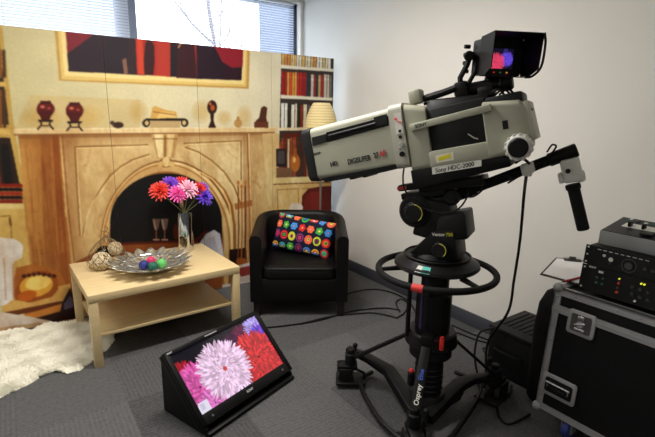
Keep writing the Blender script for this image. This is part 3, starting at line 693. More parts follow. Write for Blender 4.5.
# ================================================================== SHEEPSKIN
outl = [(-30, 338), (0, 334), (18, 333), (36, 332), (44, 325), (56, 323), (72, 325), (84, 323), (97, 328), (112, 333), (115, 340), (108, 350), (100, 356), (92, 362), (80, 371), (68, 375), (56, 372), (44, 376), (29, 385), (0, 399), (-30, 412)]
poly = [fl(x, y, 0) for x, y in outl]; P2 = np.array([(p.x, p.y) for p in poly])
def inside(x, y):
    r_ = False; n = len(P2)
    for i in range(n):
        ax, ay = P2[i]; bx, by = P2[(i+1) % n]
        if (ay > y) != (by > y) and x < (bx-ax)*(y-ay)/(by-ay)+ax: r_ = not r_
    return r_
def edist(x, y):
    d = 9; n = len(P2)
    for i in range(n):
        a = P2[i]; b = P2[(i+1) % n]; t_ = np.clip(np.dot((x, y)-a, b-a)/np.dot(b-a, b-a), 0, 1); d = min(d, np.hypot(*(a+(b-a)*t_-(x, y))))
    return d
sk = empty('sheepskin_rug', (0, 0, 0))
mb = MB(); gx = np.arange(P2[:, 0].min(), P2[:, 0].max(), .03); gy = np.arange(P2[:, 1].min(), P2[:, 1].max(), .03); idx = {}
hgt = lambda x, y: .006+.03*min(1, edist(x, y)/.05)+.008*math.sin(x*17)*math.cos(y*13)
for i, x in enumerate(gx):
    for j, y in enumerate(gy):
        if inside(x, y): idx[i, j] = len(mb.v); mb.v.append(Vector((x, y, max(.004, hgt(x, y)*.8))))
for (i, j), k in idx.items():
    q = [idx.get(s) for s in ((i, j), (i+1, j), (i+1, j+1), (i, j+1))]
    if None not in q: mb.f.append(q); mb.m.append(0)
wool = mat('cream_wool', (252, 246, 228), .9, var=.06, scale=14)
mb.build('hide', wool, sk)
mb = MB(); rnd = random.Random(3); cnt = 0
x0, x1, y0, y1 = P2[:, 0].min(), P2[:, 0].max(), P2[:, 1].min(), P2[:, 1].max()
while cnt < 30000:
    x = rnd.uniform(x0, x1); y = rnd.uniform(y0, y1)
    if y > 3.66 or not inside(x, y): continue
    cnt += 1; z = max(.004, hgt(x, y)*.8); L_ = rnd.uniform(.03, .06); cl = math.sin(x*31+y*11)+math.sin(y*37-x*9); a = cl*.7+2.2+rnd.uniform(-.7, .7)
    d = Vector((math.cos(a)*.8, math.sin(a)*.8, rnd.uniform(.25, .8))).normalized(); s_ = Vector((-math.sin(a), math.cos(a), 0))*0.0024; p_ = Vector((x, y, z-.003)); m_ = p_+d*L_*.6; q_ = p_+d*L_+Vector((0, 0, -L_*.35)); q_.z = max(q_.z, .003)
    mb.add([p_-s_, p_+s_, m_+s_*.8, m_-s_*.8, q_], [[0, 1, 2, 3], [3, 2, 4]])
o = mb.build('wool_pile', wool, sk, smooth=60); o['kind'] = 'stuff'
tag(sk, 'shaggy cream sheepskin rug on grey carpet by the coffee table', 'rug')

# ================================================================== ARMCHAIR
leather = mat('black_leather', (13, 12, 13), .45, bump=.12, bscale=180, var=.1)
_f0 = fl(257.5, 315.5); _f1 = fl(340.5, 315.5); _cd = (_f1-_f0).normalized(); CA = math.atan2(_cd.y, _cd.x); CS = (_f1-_f0).length/.60
CP = (_f0+_f1)/2+Vector((-_cd.y, _cd.x, 0))*.275*CS
ac = empty('armchair', CP, (0, 0, CA)); ac.scale = (CS, CS, 1)
# tub shell: U path, outer/inner
def tub(mb, hw, yf, yb, th, zb, hfun, rad):
    path = []
    n = 8
    for k in range(n+1): path.append((-hw, yf+(yb-rad-yf)*k/n))
    for k in range(1, 13): a = R(180-90*k/12); path.append((-hw+rad+rad*math.cos(a), yb-rad+rad*math.sin(a)))
    for k in range(1, 8): path.append((-hw+rad+(2*hw-2*rad)*k/8, yb))
    full = path+[(hw, yb-rad)] 
    half = path[:]; right = [(-x, y) for x, y in path[:21]][::-1]
    full = path+right
    rings = []
    N_ = len(full)
    for i, (x, y) in enumerate(full):
        a = full[max(0, i-1)]; b = full[min(N_-1, i+1)]; tx, ty = b[0]-a[0], b[1]-a[1]; L = math.hypot(tx, ty) or 1; nx, ny = ty/L, -tx/L   # inward
        H_ = hfun(y); ring = []
        sect = [(0, zb), (0.0, H_-.03), (.012, H_-.008), (.035, H_), (th-.035, H_), (th-.012, H_-.01), (th, H_-.035), (th, zb)]
        for d_, z in sect: ring.append(Vector((x+nx*d_, y+ny*d_, z)))
        rings.append(ring)
    mb.loft(rings)
hf = lambda y: .655+.07*min(1, max(0, (y+.30)/.55))**1.2
mb = MB(); tub(mb, .345, -.30, .33, .085, .125, hf, .22)
mb.build('tub_shell', leather, ac, smooth=50)
mb = MB(); mb.box((0, -.02, .218), (.53, .56, .185), bev=.012); mb.build('seat_base', leather, ac)
mb = MB(); rings = []
for z, s_ in ((.298, .93), (.308, .985), (.33, 1), (.365, 1), (.39, .985), (.402, .93), (.407, .6)):
    rings.append([Vector((x, y, z)) for x, y in rrect(0, -.04, .262*s_, .262*s_+.0, .05*s_, 6)])
mb.loft(rings); mb.build('seat_cushion', leather, ac, smooth=60)
mb = MB(); mb.tube([Vector((x, y, .395)) for x, y in rrect(0, -.04, .262, .262, .05, 6)], .004, 6, closed=True); mb.build('piping', leather, ac)
for sx in (-1, 1):
    for y in (-.265, .24): MB().box((sx*.30, y, .064), (.045, .045, .128), taper=(1.15, 1.15), bev=.003).build('leg', mat('dark_wood', (34, 28, 26), .4), ac)
tag(ac, 'black leather tub armchair between the backdrop and the tripod camera', 'armchair')

# cushion with retro pattern
cc = Canvas(480, 300, (22, 20, 44)); rnd = random.Random(8)
pal = [(226, 40, 44), (70, 170, 70), (60, 140, 214), (240, 110, 60), (206, 214, 60), (120, 50, 110), (236, 60, 110), (240, 190, 60), (190, 40, 60), (80, 190, 170)]
rows = [[('f', 3), ('f', 1), ('f', 2), ('f', 0), ('f', 3), ('f', 1), ('f', 2)], [('r', 5), ('r', 0), ('r', 4), ('r', 5), ('r', 3), ('r', 4), ('r', 0)], [('h', 7), ('h', 9), ('f', 1), ('r', 5), ('h', 2), ('h', 7), ('r', 8)]]
rows = [[('r', 8), ('h', 9), ('f', 3), ('r', 1), ('h', 3), ('f', 2), ('r', 3)]]+rows
for j, row in enumerate(rows):
    for i, (k, ci) in enumerate(row):
        x = 34+i*69; y = 8+j*82; c = pal[ci]; c2 = pal[(ci+3) % 10]
        if k == 'r': cc.ell(x, y, 31, 35, c); cc.ell(x, y, 19, 22, (30, 20, 40) if i % 2 else c2); cc.ell(x, y, 12, 14, pal[(ci+1) % 10]); cc.ell(x, y, 5, 6, (30, 20, 40))
        elif k == 'f':
            for a in range(5 if i % 2 else 6):
                an = 2*math.pi*a/(5 if i % 2 else 6); cc.ell(x+17*math.cos(an), y+19*math.sin(an), 12, 13, c)
            cc.ell(x, y, 9, 10, c2); cc.ell(x, y, 4, 4, (250, 230, 200))
        else:
            cc.ell(x, y+10, 30, 30, c, a0=180, a1=360); cc.ell(x, y+10, 20, 20, c2, a0=180, a1=360); cc.ell(x, y+10, 10, 10, (240, 236, 210), a0=180, a1=360); cc.line([(x-24, y+17), (x+24, y+17)], 6, pal[(ci+5) % 10])
nu, nv = 120, 76; vs = []; us = []; vv = []; fs = []
CW, CH = .53, .315
for side_ in (1, -1):
    for j in range(nv):
        for i in range(nu):
            u = -1+2*i/(nu-1); v_ = -1+2*j/(nv-1); th = .062*(max(0, 1-abs(u)**2.6)*max(0, 1-abs(v_)**2.6))**.55
            pinch = 1-.045*(1-abs(u)**2)*abs(v_)**3; pin2 = 1-.04*(1-abs(v_)**2)*abs(u)**3
            vs.append((CW/2*u*pin2, -side_*th+.004*math.sin(9*u+5*v_)*(th > .01), CH/2*v_*pinch)); us.append((u+1)/2); vv.append(1-(v_+1)/2)
for s_ in range(2):
    for j in range(nv-1):
        for i in range(nu-1):
            a = s_*nu*nv+j*nu+i; q = [a, a+1, a+nu+1, a+nu]; fs.append(q if s_ == 0 else q[::-1])
me = bpy.data.meshes.new('patterned_cushion'); me.from_pydata(vs, [], fs); me.materials.append(attr_mat('printed_cotton', .8, spec=.2))
ca = me.color_attributes.new('Col', 'FLOAT_COLOR', 'POINT'); ca.data.foreach_set('color', cc.sample(np.array(us), np.array(vv)).astype(np.float32).ravel())
me.polygons.foreach_set('use_smooth', [True]*len(me.polygons))
cu = bpy.data.objects.new('patterned_cushion', me); col.objects.link(cu)
CUSH = (Vector((0.022, .06, .555)), (R(-20), R(5), R(-24)))
from mathutils import Euler
cu.matrix_world = Matrix.Translation(CP) @ Matrix.Rotation(CA, 4, 'Z') @ Matrix.Translation(CUSH[0]) @ Euler(CUSH[1]).to_matrix().to_4x4()
tag(cu, 'oblong navy cushion with bright retro rings and flowers on black armchair', 'cushion')

# ================================================================== FLOOR LAMP with paper shade
LP = Vector((2.37, 3.535, 0)); lm = empty('floor_lamp', LP); steel = mat('lamp_steel', (150, 146, 140), .35, .8)
mb = MB(); mb.cyl((0, 0, 0), (0, 0, .02), .12, bev=.004, seg=32); mb.build('base', steel, lm)
mb = MB(); mb.cyl((0, 0, .02), (0, 0, 1.30), .009); mb.build('pole', steel, lm)
mb = MB(); pr = []
for k in range(41):
    t_ = k/40; z = 1.17+.485*t_; r_ = (.118+.034*math.sin(math.pi*min(1, t_*.9+.1)))*(1-.36*t_**6) + (.0016 if k % 2 else 0); pr.append((r_, z))
mb.lathe(pr, seg=40); mb.build('lamp_shade', mat('rice_paper', (236, 216, 160), .8, var=.06, scale=30), lm, smooth=30)
mb = MB()
for k in range(1, 20):
    r_, z = pr[k*2]; mb.tube([((r_+.001)*math.cos(2*math.pi*j/40), (r_+.001)*math.sin(2*math.pi*j/40), z) for j in range(40)], .0018, 5, closed=True)
mb.build('shade_ribs', mat('bamboo_rib', (190, 160, 100), .8), lm)
tag(lm, 'floor lamp with ribbed rice paper shade standing behind armchair', 'floor lamp')

# ================================================================== MONITOR ON THE FLOOR
TA = fl(207, 437, 0); TB = fl(292, 378, 0)
dx = (TB-TA).normalized(); ang = math.atan2(dx.y, dx.x); MW = (TB-TA).length
mo = empty('floor_monitor', TA, (0, 0, ang)); blk = mat('black_plastic', (13, 13, 14), .45, bump=.05, bscale=300)
mb = MB(); sd = [(0, 0, 0), (0, .345, 0), (0, .345, .30), (0, .31, .325), (0, .0, .035)]
mb.prism(sd, (.012, 0, 0)); mb.prism([(MW-.012, a[1], a[2]) for a in sd], (.012, 0, 0)); mb.box((MW/2, .17, .008), (MW-.02, .33, .014)); mb.box((MW/2, .338, .155), (MW-.02, .012, .29))
mb.build('wedge_stand', blk, mo)
# bezel plane from (y=.0,z=.04) to (y=.30,z=.335)
n0 = Vector((0, .015, .045)); n1 = Vector((0, .31, .345)); sv = (n1-n0); SL = sv.length; sv.normalize(); nn = Vector((0, -sv.z, sv.y))
TM = Matrix.Identity(4)
for i in range(3): TM[i][0] = (1, 0, 0)[i]; TM[i][1] = sv[i]; TM[i][2] = nn[i]; TM[i][3] = n0[i]
mb = MB(); mb.T = TM; w0, w1 = -.012, MW+.012
sx0, sx1, sy0, sy1 = .015, MW-.02, .058, SL-.028
mb.box(((w0+w1)/2, SL/2, -.03), (w1-w0, SL, .035), bev=.004)
mb.box(((w0+w1)/2, (sy0)/2, 0), (w1-w0, sy0, .03), bev=.004); mb.box(((w0+w1)/2, (SL+sy1)/2, 0), (w1-w0, SL-sy1, .03), bev=.004)
mb.box(((w0+sx0)/2, SL/2, 0), (sx0-w0, SL, .03), bev=.004); mb.box(((w1+sx1)/2, SL/2, 0), (w1-sx1, SL, .03), bev=.004)
mb.build('bezel', blk, mo)
def dahlia(cv_, x, y, r_, c, n=40, layers=6, dark=.62, cen=None):
    cv_.ell(x, y, r_*.7, r_*.7, [q*dark*.8 for q in c])
    for l in range(layers):
        f_ = l/(layers-1); rr_ = r_*(1-.78*f_); nn_ = int(n*(1-.45*f_))
        for k in range(nn_):
            a = 2*math.pi*(k+random.random()*.5)/nn_+l; k_ = dark+(1-dark)*random.uniform(.4, 1.15); cx = x+math.cos(a)*rr_*.62; cy = y+math.sin(a)*rr_*.62
            cv_.ell(cx, cy, rr_*.40*random.uniform(.85, 1.1), r_*.052, [min(255, q*k_) for q in c], rot=math.degrees(a)+random.uniform(-14, 14))
    if cen: cv_.ell(x, y, r_*.08, r_*.08, cen)
def flower_picture(Wd, Hd):
    s = Canvas(Wd, Hd, (10, 8, 22)); random.seed(12); u = Wd/560
    dahlia(s, 420*u, 80*u, 80*u, (110, 16, 70), 40, 6, .3); dahlia(s, 330*u, 90*u, 70*u, (70, 10, 60), 40, 5, .4)
    for k in range(60): s.ell(random.uniform(150, 280)*u, random.uniform(90, 150)*u, 14*u, 3*u, (90, 30, 170), rot=random.uniform(0, 180))
    dahlia(s, 525*u, 75*u, 90*u, (190, 170, 250), 54, 7, .5); dahlia(s, 540*u, 165*u, 125*u, (120, 70, 225), 60, 8, .4); dahlia(s, 15*u, 120*u, 80*u, (190, 26, 46), 46, 7, .4); dahlia(s, 60*u, 200*u, 130*u, (232, 96, 180), 60, 8, .5); dahlia(s, 90*u, 300*u, 80*u, (240, 130, 210), 50, 6, .5)
    dahlia(s, 440*u, 215*u, 155*u, (226, 52, 58), 70, 9, .42); dahlia(s, 225*u, 180*u, 158*u, (252, 214, 246), 66, 10, .55, (200, 70, 70))
    s.poly([(0, 285*u), (10*u, 262*u), (60*u, 262*u), (60*u, 315*u), (0, 315*u)], (228, 222, 240)); s.poly([(14*u, 270*u), (36*u, 270*u), (36*u, 300*u), (14*u, 300*u)], (200, 196, 220))
    return s
fp = flower_picture(560, 315)
scr_m = attr_mat('lit_screen', .15, emit=1.0)
c00 = TM @ Vector((sx0, sy1, .006)); cu_ = TM.to_3x3() @ Vector((sx1-sx0, 0, 0)); cv_ = TM.to_3x3() @ Vector((0, sy0-sy1, 0))
grid_mesh('screen', tuple(c00), tuple(cu_), tuple(cv_), 280, 158, fp, scr_m, mo)
mb = MB(); mb.T = TM; mb.box((MW*.44, SL-.013, .0155), (.085, .007, .002)); mb.build('badge_strip', mat('silver_paint', (190, 190, 194), .3, .6), mo)
mb = MB(); mb.T = TM; mb.text('SONY', (MW*.5, .026, .0155), (1, 0, 0), (0, 1, 0), .018, .0006, 'CENTER'); mb.build('lettering', mat('print_grey', (200, 200, 204), .5), mo, smooth=0); mb = MB(); mb.T = TM; mb.text('SONY', (.0, SL-.018, .0155), (1, 0, 0), (0, 1, 0), .012, .0006)
mb.build('lettering', mat('print_grey', (200, 200, 204), .5), mo, smooth=0)
for x in (.06, MW-.06): 
    mb = MB(); mb.T = TM; mb.cyl((x, .028, .014), (x, .028, .019), .006, seg=12); mb.build('button', mat('button_grey', (96, 96, 100), .4), mo)
mb = MB(); mb.box((MW/2, -.004, .012), (MW, .03, .02), bev=.004); mb.build('front_foot', blk, mo)
tag(mo, 'black monitor in wedge stand on the carpet showing pink, white and red flowers', 'monitor')

# ================================================================== TELEVISION CAMERA
CO = Vector((1.70, 1.48, 1.40)); YAW = math.atan2(.89, -.45); PITCH = R(12.5)
tvM = Matrix.Rotation(YAW, 4, 'Z') @ Matrix.Rotation(PITCH, 4, 'Y')
tv = empty('television_camera', CO); tv.rotation_euler = tvM.to_euler()
yawM = Matrix.Rotation(YAW, 4, 'Z')
def q(x, y, off=.13, M_=tvM):
    Mi = M_.to_3x3().transposed(); v_ = Mi @ Vector(ray(x, y)); c = Mi @ (Vector((0, 0, CAM_H))-CO); t_ = (off-c.y)/v_.y; r_ = c+v_*t_; return Vector((r_.x, off, r_.z))
grey = mat('camera_grey', (172, 171, 152), .5, bump=.02, bscale=400); dgrey = mat('camera_dark', (32, 33, 34), .5); cblk = mat('camera_black', (14, 14, 15), .48)
rub = mat('black_rubber', (16, 16, 17), .7)
def sect(x, z0, z1, hw, r_=.03, n=5): return [Vector((x, a, b)) for a, b in rrect(0, (z0+z1)/2, hw, (z1-z0)/2, r_, n)]
# lens
mb = MB(); mb.mat(grey)
mb.loft([sect(.20, -.048, .236, .128), sect(.64, -.046, .222, .132)])
mb.mat(dgrey); mb.loft([sect(.64, -.052, .226, .137), sect(.655, -.054, .228, .139), sect(.69, -.048, .222, .137), sect(.695, -.042, .216, .13)], cap=True)
# black strip along the lower edge with feet
pts = [q(322, 178.5, .134), q(397, 164, .134), q(397, 169, .134), q(380, 173, .134), q(350, 178, .134), q(325, 182.5, .134)]
mb.mat(cblk); mb.prism([Vector((p.x, .1335, p.z)) for p in pts], (0, -.267, 0))
mb.box((.46, 0, -.062), (.03, .2, .02), bev=.004); mb.box((.40, 0, -.064), (.02, .16, .018), bev=.004)
lens = mb.build('lens', None, tv)
mb = MB(); mb.mat(mat('recess_black', (10, 10, 11), .5))   # handle slot in the side
a, b, c, d = q(326, 132.5, .1325), q(388, 116, .1325), q(388.5, 125.5, .1325), q(327, 142.5, .1325); mb.prism([a, b, c, d], (0, -.01, 0))
mb.mat(dgrey); a, b, c, d = q(312, 137.5, .133), q(326, 134, .133), q(327, 142, .133), q(313, 146, .133); mb.prism([a, b, c, d], (0, .004, 0))
a, b, c, d = q(374, 117.5, .133), q(387, 114, .133), q(387.5, 123.5, .133), q(375, 127, .133); mb.prism([a, b, c, d], (0, .004, 0))
a, b = q(329, 136, .136), q(376, 123.5, .136); mb.cyl(a, b, .007, seg=10)
mb.build('side_grip', None, lens)
mb = MB(); mb.mat(mat('front_glass', (12, 14, 20), .05, coat=1.0)); mb.loft([sect(.696, -.03, .204, .118), sect(.698, -.03, .204, .118)]); mb.build('front_element', None, lens)
# rear control panel of lens
mb = MB(); mb.mat(mat('camera_grey_light', (186, 184, 168), .5)); mb.loft([sect(.134, -.055, .245, .138), sect(.20, -.055, .245, .138)])
lp = mb.build('lens_rear_panel', None, tv)
mb = MB()
def dot(px, py, r_, m_, off=.139, dep=.004):
    mb.mat(m_); p_ = q(px, py, off); mb.cyl(p_, p_+Vector((0, dep, 0)), r_, seg=12)
wh = mat('label_white', (226, 224, 214), .6); chr_ = mat('chrome_knob', (190, 190, 190), .2, .9)
mb.mat(wh); a, b, c, d = q(394, 113, .139), q(401, 112, .139), q(403.5, 133, .139), q(396.5, 134.5, .139); mb.prism([a, b, c, d], (0, .002, 0))
dot(395.5, 119, .006, mat('red_light', (210, 60, 60), .4, emit=.4), .141); dot(400, 122, .005, mat('red_light', (0, 0, 0)), .141); dot(400, 131, .007, dgrey); dot(400.5, 137, .008, dgrey); dot(402, 145, .011, chr_, dep=.012); dot(402.5, 154, .012, cblk, dep=.012); dot(400, 149, .005, chr_, dep=.008)
mb.build('control_knobs', None, lp)
mb = MB(); mb.mat(mat('print_black', (34, 34, 36), .6)); mb.text('DIGISUPER', q(348, 164.5, .1335), (-1, 0, .03), (0.03, 0, 1), .036, .0006, sx=.74); mb.text('27', q(374, 158.2, .1335), (-1, 0, .03), (0.03, 0, 1), .036, .0012, sx=.72)
mb.build('lettering', None, lens, smooth=0); mb = MB(); mb.mat(MATS['print_black']); mb.text('HD', q(330.5, 166.5, .1335), (-1, 0, .03), (.03, 0, 1), .03, .0008); mb.build('lettering', None, lens, smooth=0); mb = MB(); mb.mat(MATS['print_black']); mb.text('Canon', q(312, 155.5, .1335), (-1, 0, .03), (.03, 0, 1), .02, .0006)
mb.build('lettering', None, lens, smooth=0); mb = MB(); mb.mat(mat('print_red', (206, 30, 34), .6)); mb.text('AF', q(380, 156.6, .1335), (-1, 0, .03), (.03, 0, 1), .036, .0014, sx=.78)
mb.build('lettering', None, lens, smooth=0)
# body: front plate, rear block, recessed dark middle
mb = MB(); mb.mat(grey)
mb.loft([sect(.134, -.075, .232, .12), sect(.125, -.078, .236, .13), sect(.045, -.078, .21, .13), sect(.03, -.076, .20, .125)])
mb.loft([sect(-.215, -.074, .165, .125, .02), sect(-.22, -.076, .17, .13, .02), sect(-.36, -.062, .15, .13, .03), sect(-.385, -.05, .13, .115, .03)])
mb.box((-.09, 0, -.035), (.27, .26, .075), bev=.01)        # sill under the recess
mb.box((-.09, 0, .20), (.01, .01, .01))
mb.mat(dgrey); mb.box((-.09, 0, .09), (.27, .21, .20), bev=.008); mb.box((-.30, 0, .16), (.15, .20, .05), bev=.01)
mb.mat(cblk); mb.hexa([(.04, -.10, .19), (-.24, -.10, .17), (-.24, .10, .17), (.04, .10, .19), (.02, -.075, .235), (-.24, -.075, .205), (-.24, .075, .205), (.02, .075, .235)], .006)
body = mb.build('camera_body', None, tv)
mb = MB(); mb.mat(grey)  # side handle bar with maker's name
for s_ in (1, -1):
    mb.hexa([(.105, s_*.131, .107), (-.255, s_*.131, .125), (-.255, s_*.150, .125), (.105, s_*.150, .107), (.105, s_*.131, .138), (-.255, s_*.131, .155), (-.255, s_*.150, .155), (.105, s_*.150, .138)], .004)
mb.build('side_handle', None, body)
mb = MB(); mb.mat(mat('recess_glint', (180, 178, 168), .4)); mb.tube([q(468, 134, .112), q(474, 138, .114), q(478, 139, .114)], .003, 6); mb.build('recess_glint', None, body)  # pale tube added to paint a small white glint inside the recess
mb = MB(); mb.mat(mat('print_black', (0, 0, 0))); mb.text('SONY', (.078, .1505, .117), (-1, 0, .05), (.05, 0, 1), .021, .0006); mb.build('lettering', None, body, smooth=0)
# top front knob (hot shoe cover)
mb = MB(); mb.mat(grey); mb.box((.078, .06, .262), (.06, .075, .065), bev=.012); mb.build('top_cap', None, body)
# rear panel details
mb = MB(); mb.mat(dgrey); mb.box((-.30, .1305, .058), (.022, .003, .036)); mb.box((-.30, .131, .048), (.016, .004, .008)); mb.box((-.30, .131, .068), (.016, .004, .008))
for k in range(4): mb.box((-.389, .02, .10-.035*k), (.02, .12, .022), bev=.003)
mb.mat(grey); mb.hexa([(-.385, -.11, -.03), (-.41, -.11, -.02), (-.41, .115, -.02), (-.385, .115, -.03), (-.375, -.11, .14), (-.395, -.11, .14), (-.395, .115, .14), (-.375, .115, .14)], .003)
mb.build('rear_panel', None, body)
mb = MB(); mb.mat(mat('sticker_white', (226, 222, 200), .5)); a, b, c, d = q(435.5, 156, .1305), q(453, 152, .1305), q(454, 160, .1305), q(436.5, 163, .1305); mb.prism([a, b, c, d], (0, .0012, 0))
mb.mat(mat('sticker_yellow', (222, 208, 40), .5)); a, b, c, d = q(438, 157.5, .1315), q(450, 153.5, .1315), q(451, 157.5, .1315), q(439, 161, .1315); mb.prism([a, b, c, d], (0, .0012, 0))
mb.build('yellow_sticker', None, body)
# base wedge plate with paper label
mb = MB(); mb.mat(cblk); mb.hexa([(.14, -.09, -.165), (-.30, -.09, -.118), (-.30, .125, -.118), (.14, .125, -.165), (.14, -.09, -.07), (-.30, -.09, -.072), (-.30, .125, -.072), (.14, .125, -.07)], .006)
mb.box((.18, .06, -.15), (.09, .07, .03), bev=.004); mb.box((-.02, 0, -.168), (.30, .16, .04), bev=.006)
base = mb.build('base_plate', None, tv)
mb = MB(); mb.mat(wh); a, b, c, d = q(431.7, 166.5, .1255), q(481.5, 159, .1255), q(481.5, 166, .1255), q(432.5, 174.5, .1255); mb.prism([a, b, c, d], (0, .001, 0))
mb.mat(mat('print_black', (0, 0, 0))); e1 = q(435.5, 172.6, .1268); mb.text('Sony HDC-2000', e1, (c-d), (a-d), .026, .0005)
mb.build('paper_label', None, base, smooth=0)
mb = MB(); mb.mat(mat('red_paint', (150, 40, 34), .5)); mb.box((.205, .098, -.15), (.045, .006, .016)); mb.build('release_lever', None, base)
# follow knob unit (white, black face) at rear
mb = MB(); mb.mat(mat('demand_white', (214, 213, 204), .5)); c = q(519, 147, .14); mb.cyl(c+Vector((0, -.03, 0)), c+Vector((0, .03, 0)), .054, seg=32, bev=.012)
for k in range(14):
    a = 2*math.pi*k/14; mb.box(c+Vector((.053*math.cos(a), 0, .053*math.sin(a))), (.008, .05, .012), rot=Matrix.Rotation(-a, 3, 'Y'), bev=.003)
mb.mat(cblk); c2 = q(518, 148, .18); mb.cyl(c2+Vector((0, -.01, 0)), c2+Vector((0, .006, 0)), .040, seg=28, bev=.006)
mb.build('focus_knob', None, body)

# top bars and viewfinder
mb = MB(); mb.mat(cblk)
mb.tube([q(424, 99, .06), q(440, 94, .06), q(456, 88, .06)], .016, 10); mb.tube([q(424, 104, .06), q(441, 101, .06)], .007, 8); mb.tube([q(430, 107, .08), q(443, 104, .08)], .006, 8); mb.tube([q(426, 97, -.05), q(458, 87, -.05)], .012, 8)
mb.cyl(q(455, 92, .02), q(510, 82, .02), .028, seg=16, bev=.006); mb.cyl(q(500, 84, .02), q(513, 81, .02), .036, seg=16, bev=.008)
mb.box(q(463, 90, .02), (.06, .10, .07), bev=.012); mb.box(q(487, 92, .02), (.07, .09, .05), bev=.012)
for off in (-.03, .05):
    mb.tube([q(461, 88, off), q(460, 78, off), q(467, 65, off), q(470, 55, off)], [.013, .012, .012, .014], 8); mb.tube([q(466, 88, off), q(475, 72, off), q(477, 60, off)], .010, 8)
mb.cyl(q(469, 56, -.05), q(469, 56, .09), .022, seg=14, bev=.004)
for off, x_ in ((.04, 503), (.06, 497), (0, 507)): mb.tube(curve_pts([q(x_-8, 95, off), q(x_, 89, off), q(x_+6, 93, off), q(x_+7, 99, off)], 5), .005, 6)
mt = mb.build('viewfinder_mount', None, tv)
# viewfinder: its own facing toward the operator and viewer. frame from screen-space estimates on real planes
VC = CO+tvM.to_3x3() @ q(501.5, 57, 0.02)
vy = YAW+R(180)-R(12)
# forward of viewfinder opening (hood) points to operator: build axes in world then into tv frame
hd = Vector((-0.02, -1, -.02)); hd = Vector((math.cos(R(-115)), math.sin(R(-115)), -.01)).normalized()
hx = hd.cross(Vector((0, 0, 1))).normalized(); hu = hx.cross(hd).normalized()
VM = Matrix.Identity(4)
VCw = Vector(VC)
for i in range(3): VM[i][0] = -hx[i]; VM[i][1] = hu[i]; VM[i][2] = hd[i]; VM[i][3] = VCw[i]
tvW = Matrix.Translation(CO) @ tvM
VT = tvW.inverted() @ VM
mb = MB(); mb.T = VT; mb.mat(cblk)
hw, hh = .115, .088
mb.box((0, 0, -.05), (.185, .15, .08), bev=.01); mb.box((0.0, .01, -.10), (.12, .10, .04), bev=.01); mb.box((0, -.10, -.05), (.07, .05, .05), bev=.01)
mb.loft([[Vector((x, y, z)) for x, y in rrect(0, 0, .096, .078, .012, 3)] for z in (-.012, .0)])
for k in range(4): mb.cyl((-.10, .05-.035*k, -.10), (-.125, .05-.035*k, -.10), .009, seg=10)
vf = mb.build('viewfinder', None, tv)
# hood: four flared sheets
mb = MB(); mb.T = VT; mb.mat(mat('hood_black', (8, 8, 9), .6))
D = .125; o_ = [(-.096, -.078), (.096, -.078), (.096, .078), (-.096, .078)]; O_ = [(-.104, -.083), (.104, -.083), (.104, .084), (-.104, .084)]; th = .004
def sheet(a, b, c, d):
    a, b, c, d = map(Vector, (a, b, c, d)); n = (b-a).cross(d-a).normalized()*th; mb.hexa([a, b, c, d, a+n, b+n, c+n, d+n])
sheet((o_[3][0], o_[3][1], 0), (o_[2][0], o_[2][1], 0), (O_[2][0], O_[2][1], D), (O_[3][0], O_[3][1], D))
sheet((o_[0][0], o_[0][1], 0), (o_[1][0], o_[1][1], 0), (O_[1][0]*.9, O_[1][1], D*.45), (O_[0][0]*.9, O_[0][1], D*.45))
for i_ in (0, 1):
    s_ = -1 if i_ == 0 else 1
    mb.prism([Vector((s_*.096, -.078, 0)), Vector((s_*.1, -.082, D*.45)), Vector((s_*.103, -.055, D*.92)), Vector((s_*.104, .084, D)), Vector((s_*.096, .078, 0))], (s_*.004, 0, 0))
mb.build('hood', None, vf)
mb = MB(); mb.T = VT; mb.mat(cblk); mb.tube(curve_pts([(.107, .084, D), (.112, .04, D+.006), (.11, -.045, D), (.108, -.08, D*.6), (.09, -.085, D*.4)], 6), .005, 8); mb.build('hood_wire', None, vf)
vp = Canvas(160, 120, (16, 12, 40)); random.seed(2); dahlia(vp, 120, 62, 46, (110, 80, 240), 40, 6, .5); dahlia(vp, 50, 84, 60, (246, 70, 110), 50, 7, .6); dahlia(vp, 110, 10, 16, (60, 40, 150), 20, 3, .4)
p0 = VT @ Vector((-.062, .034, .002)); grid_mesh('screen', tuple(p0), tuple(VT.to_3x3() @ Vector((.115, 0, 0))), tuple(VT.to_3x3() @ Vector((0, -.082, 0))), 80, 60, vp, attr_mat('viewfinder_lit', .2, emit=0.9), vf)
for x, c in ((-.03, (200, 40, 30)), (.0, (40, 120, 50)), (.03, (250, 160, 40))):
    mb = MB(); mb.T = VT; mb.mat(mat('led_%d' % c[0], c, .4, emit=.6)); mb.cyl((x, -.064, .0), (x, -.064, .005), .003, seg=8); mb.build('status_light', None, vf)
tag(tv, 'grey broadcast television camera with long boxy lens and hooded viewfinder', 'television camera')

# ================================================================== PAN HEAD
CY = Matrix.Rotation(YAW, 4, 'Z'); ph = empty('pan_tilt_head', CO); ph.rotation_euler = CY.to_euler()
y = lambda px, py, off=0.0: q(px, py, off, CY)
hb = mat('head_black', (22, 22, 23), .5); yl = mat('yellow_ring', (206, 200, 60), .5)
tilt3 = Matrix.Rotation(PITCH, 3, 'Y')
mb = MB(); mb.mat(cblk); p_ = Vector((.02, .0, -.215)); mb.box(p_+Vector((.05, 0, .0)), (.22, .15, .03), rot=tilt3, bev=.005); mb.box((.0, 0, -.24), (.2, .12, .03), rot=tilt3, bev=.005)
mb.build('tilt_plate', None, ph)
mb = MB(); mb.mat(hb)
mb.cyl((.10, -.09, -.30), (.10, .09, -.30), .082, seg=32, bev=.012); mb.cyl((.10, .09, -.30), (.10, .112, -.30), .05, seg=28, bev=.008)
mb.cyl((.04, -.10, -.27), (.04, .05, -.27), .06, seg=24, bev=.01)
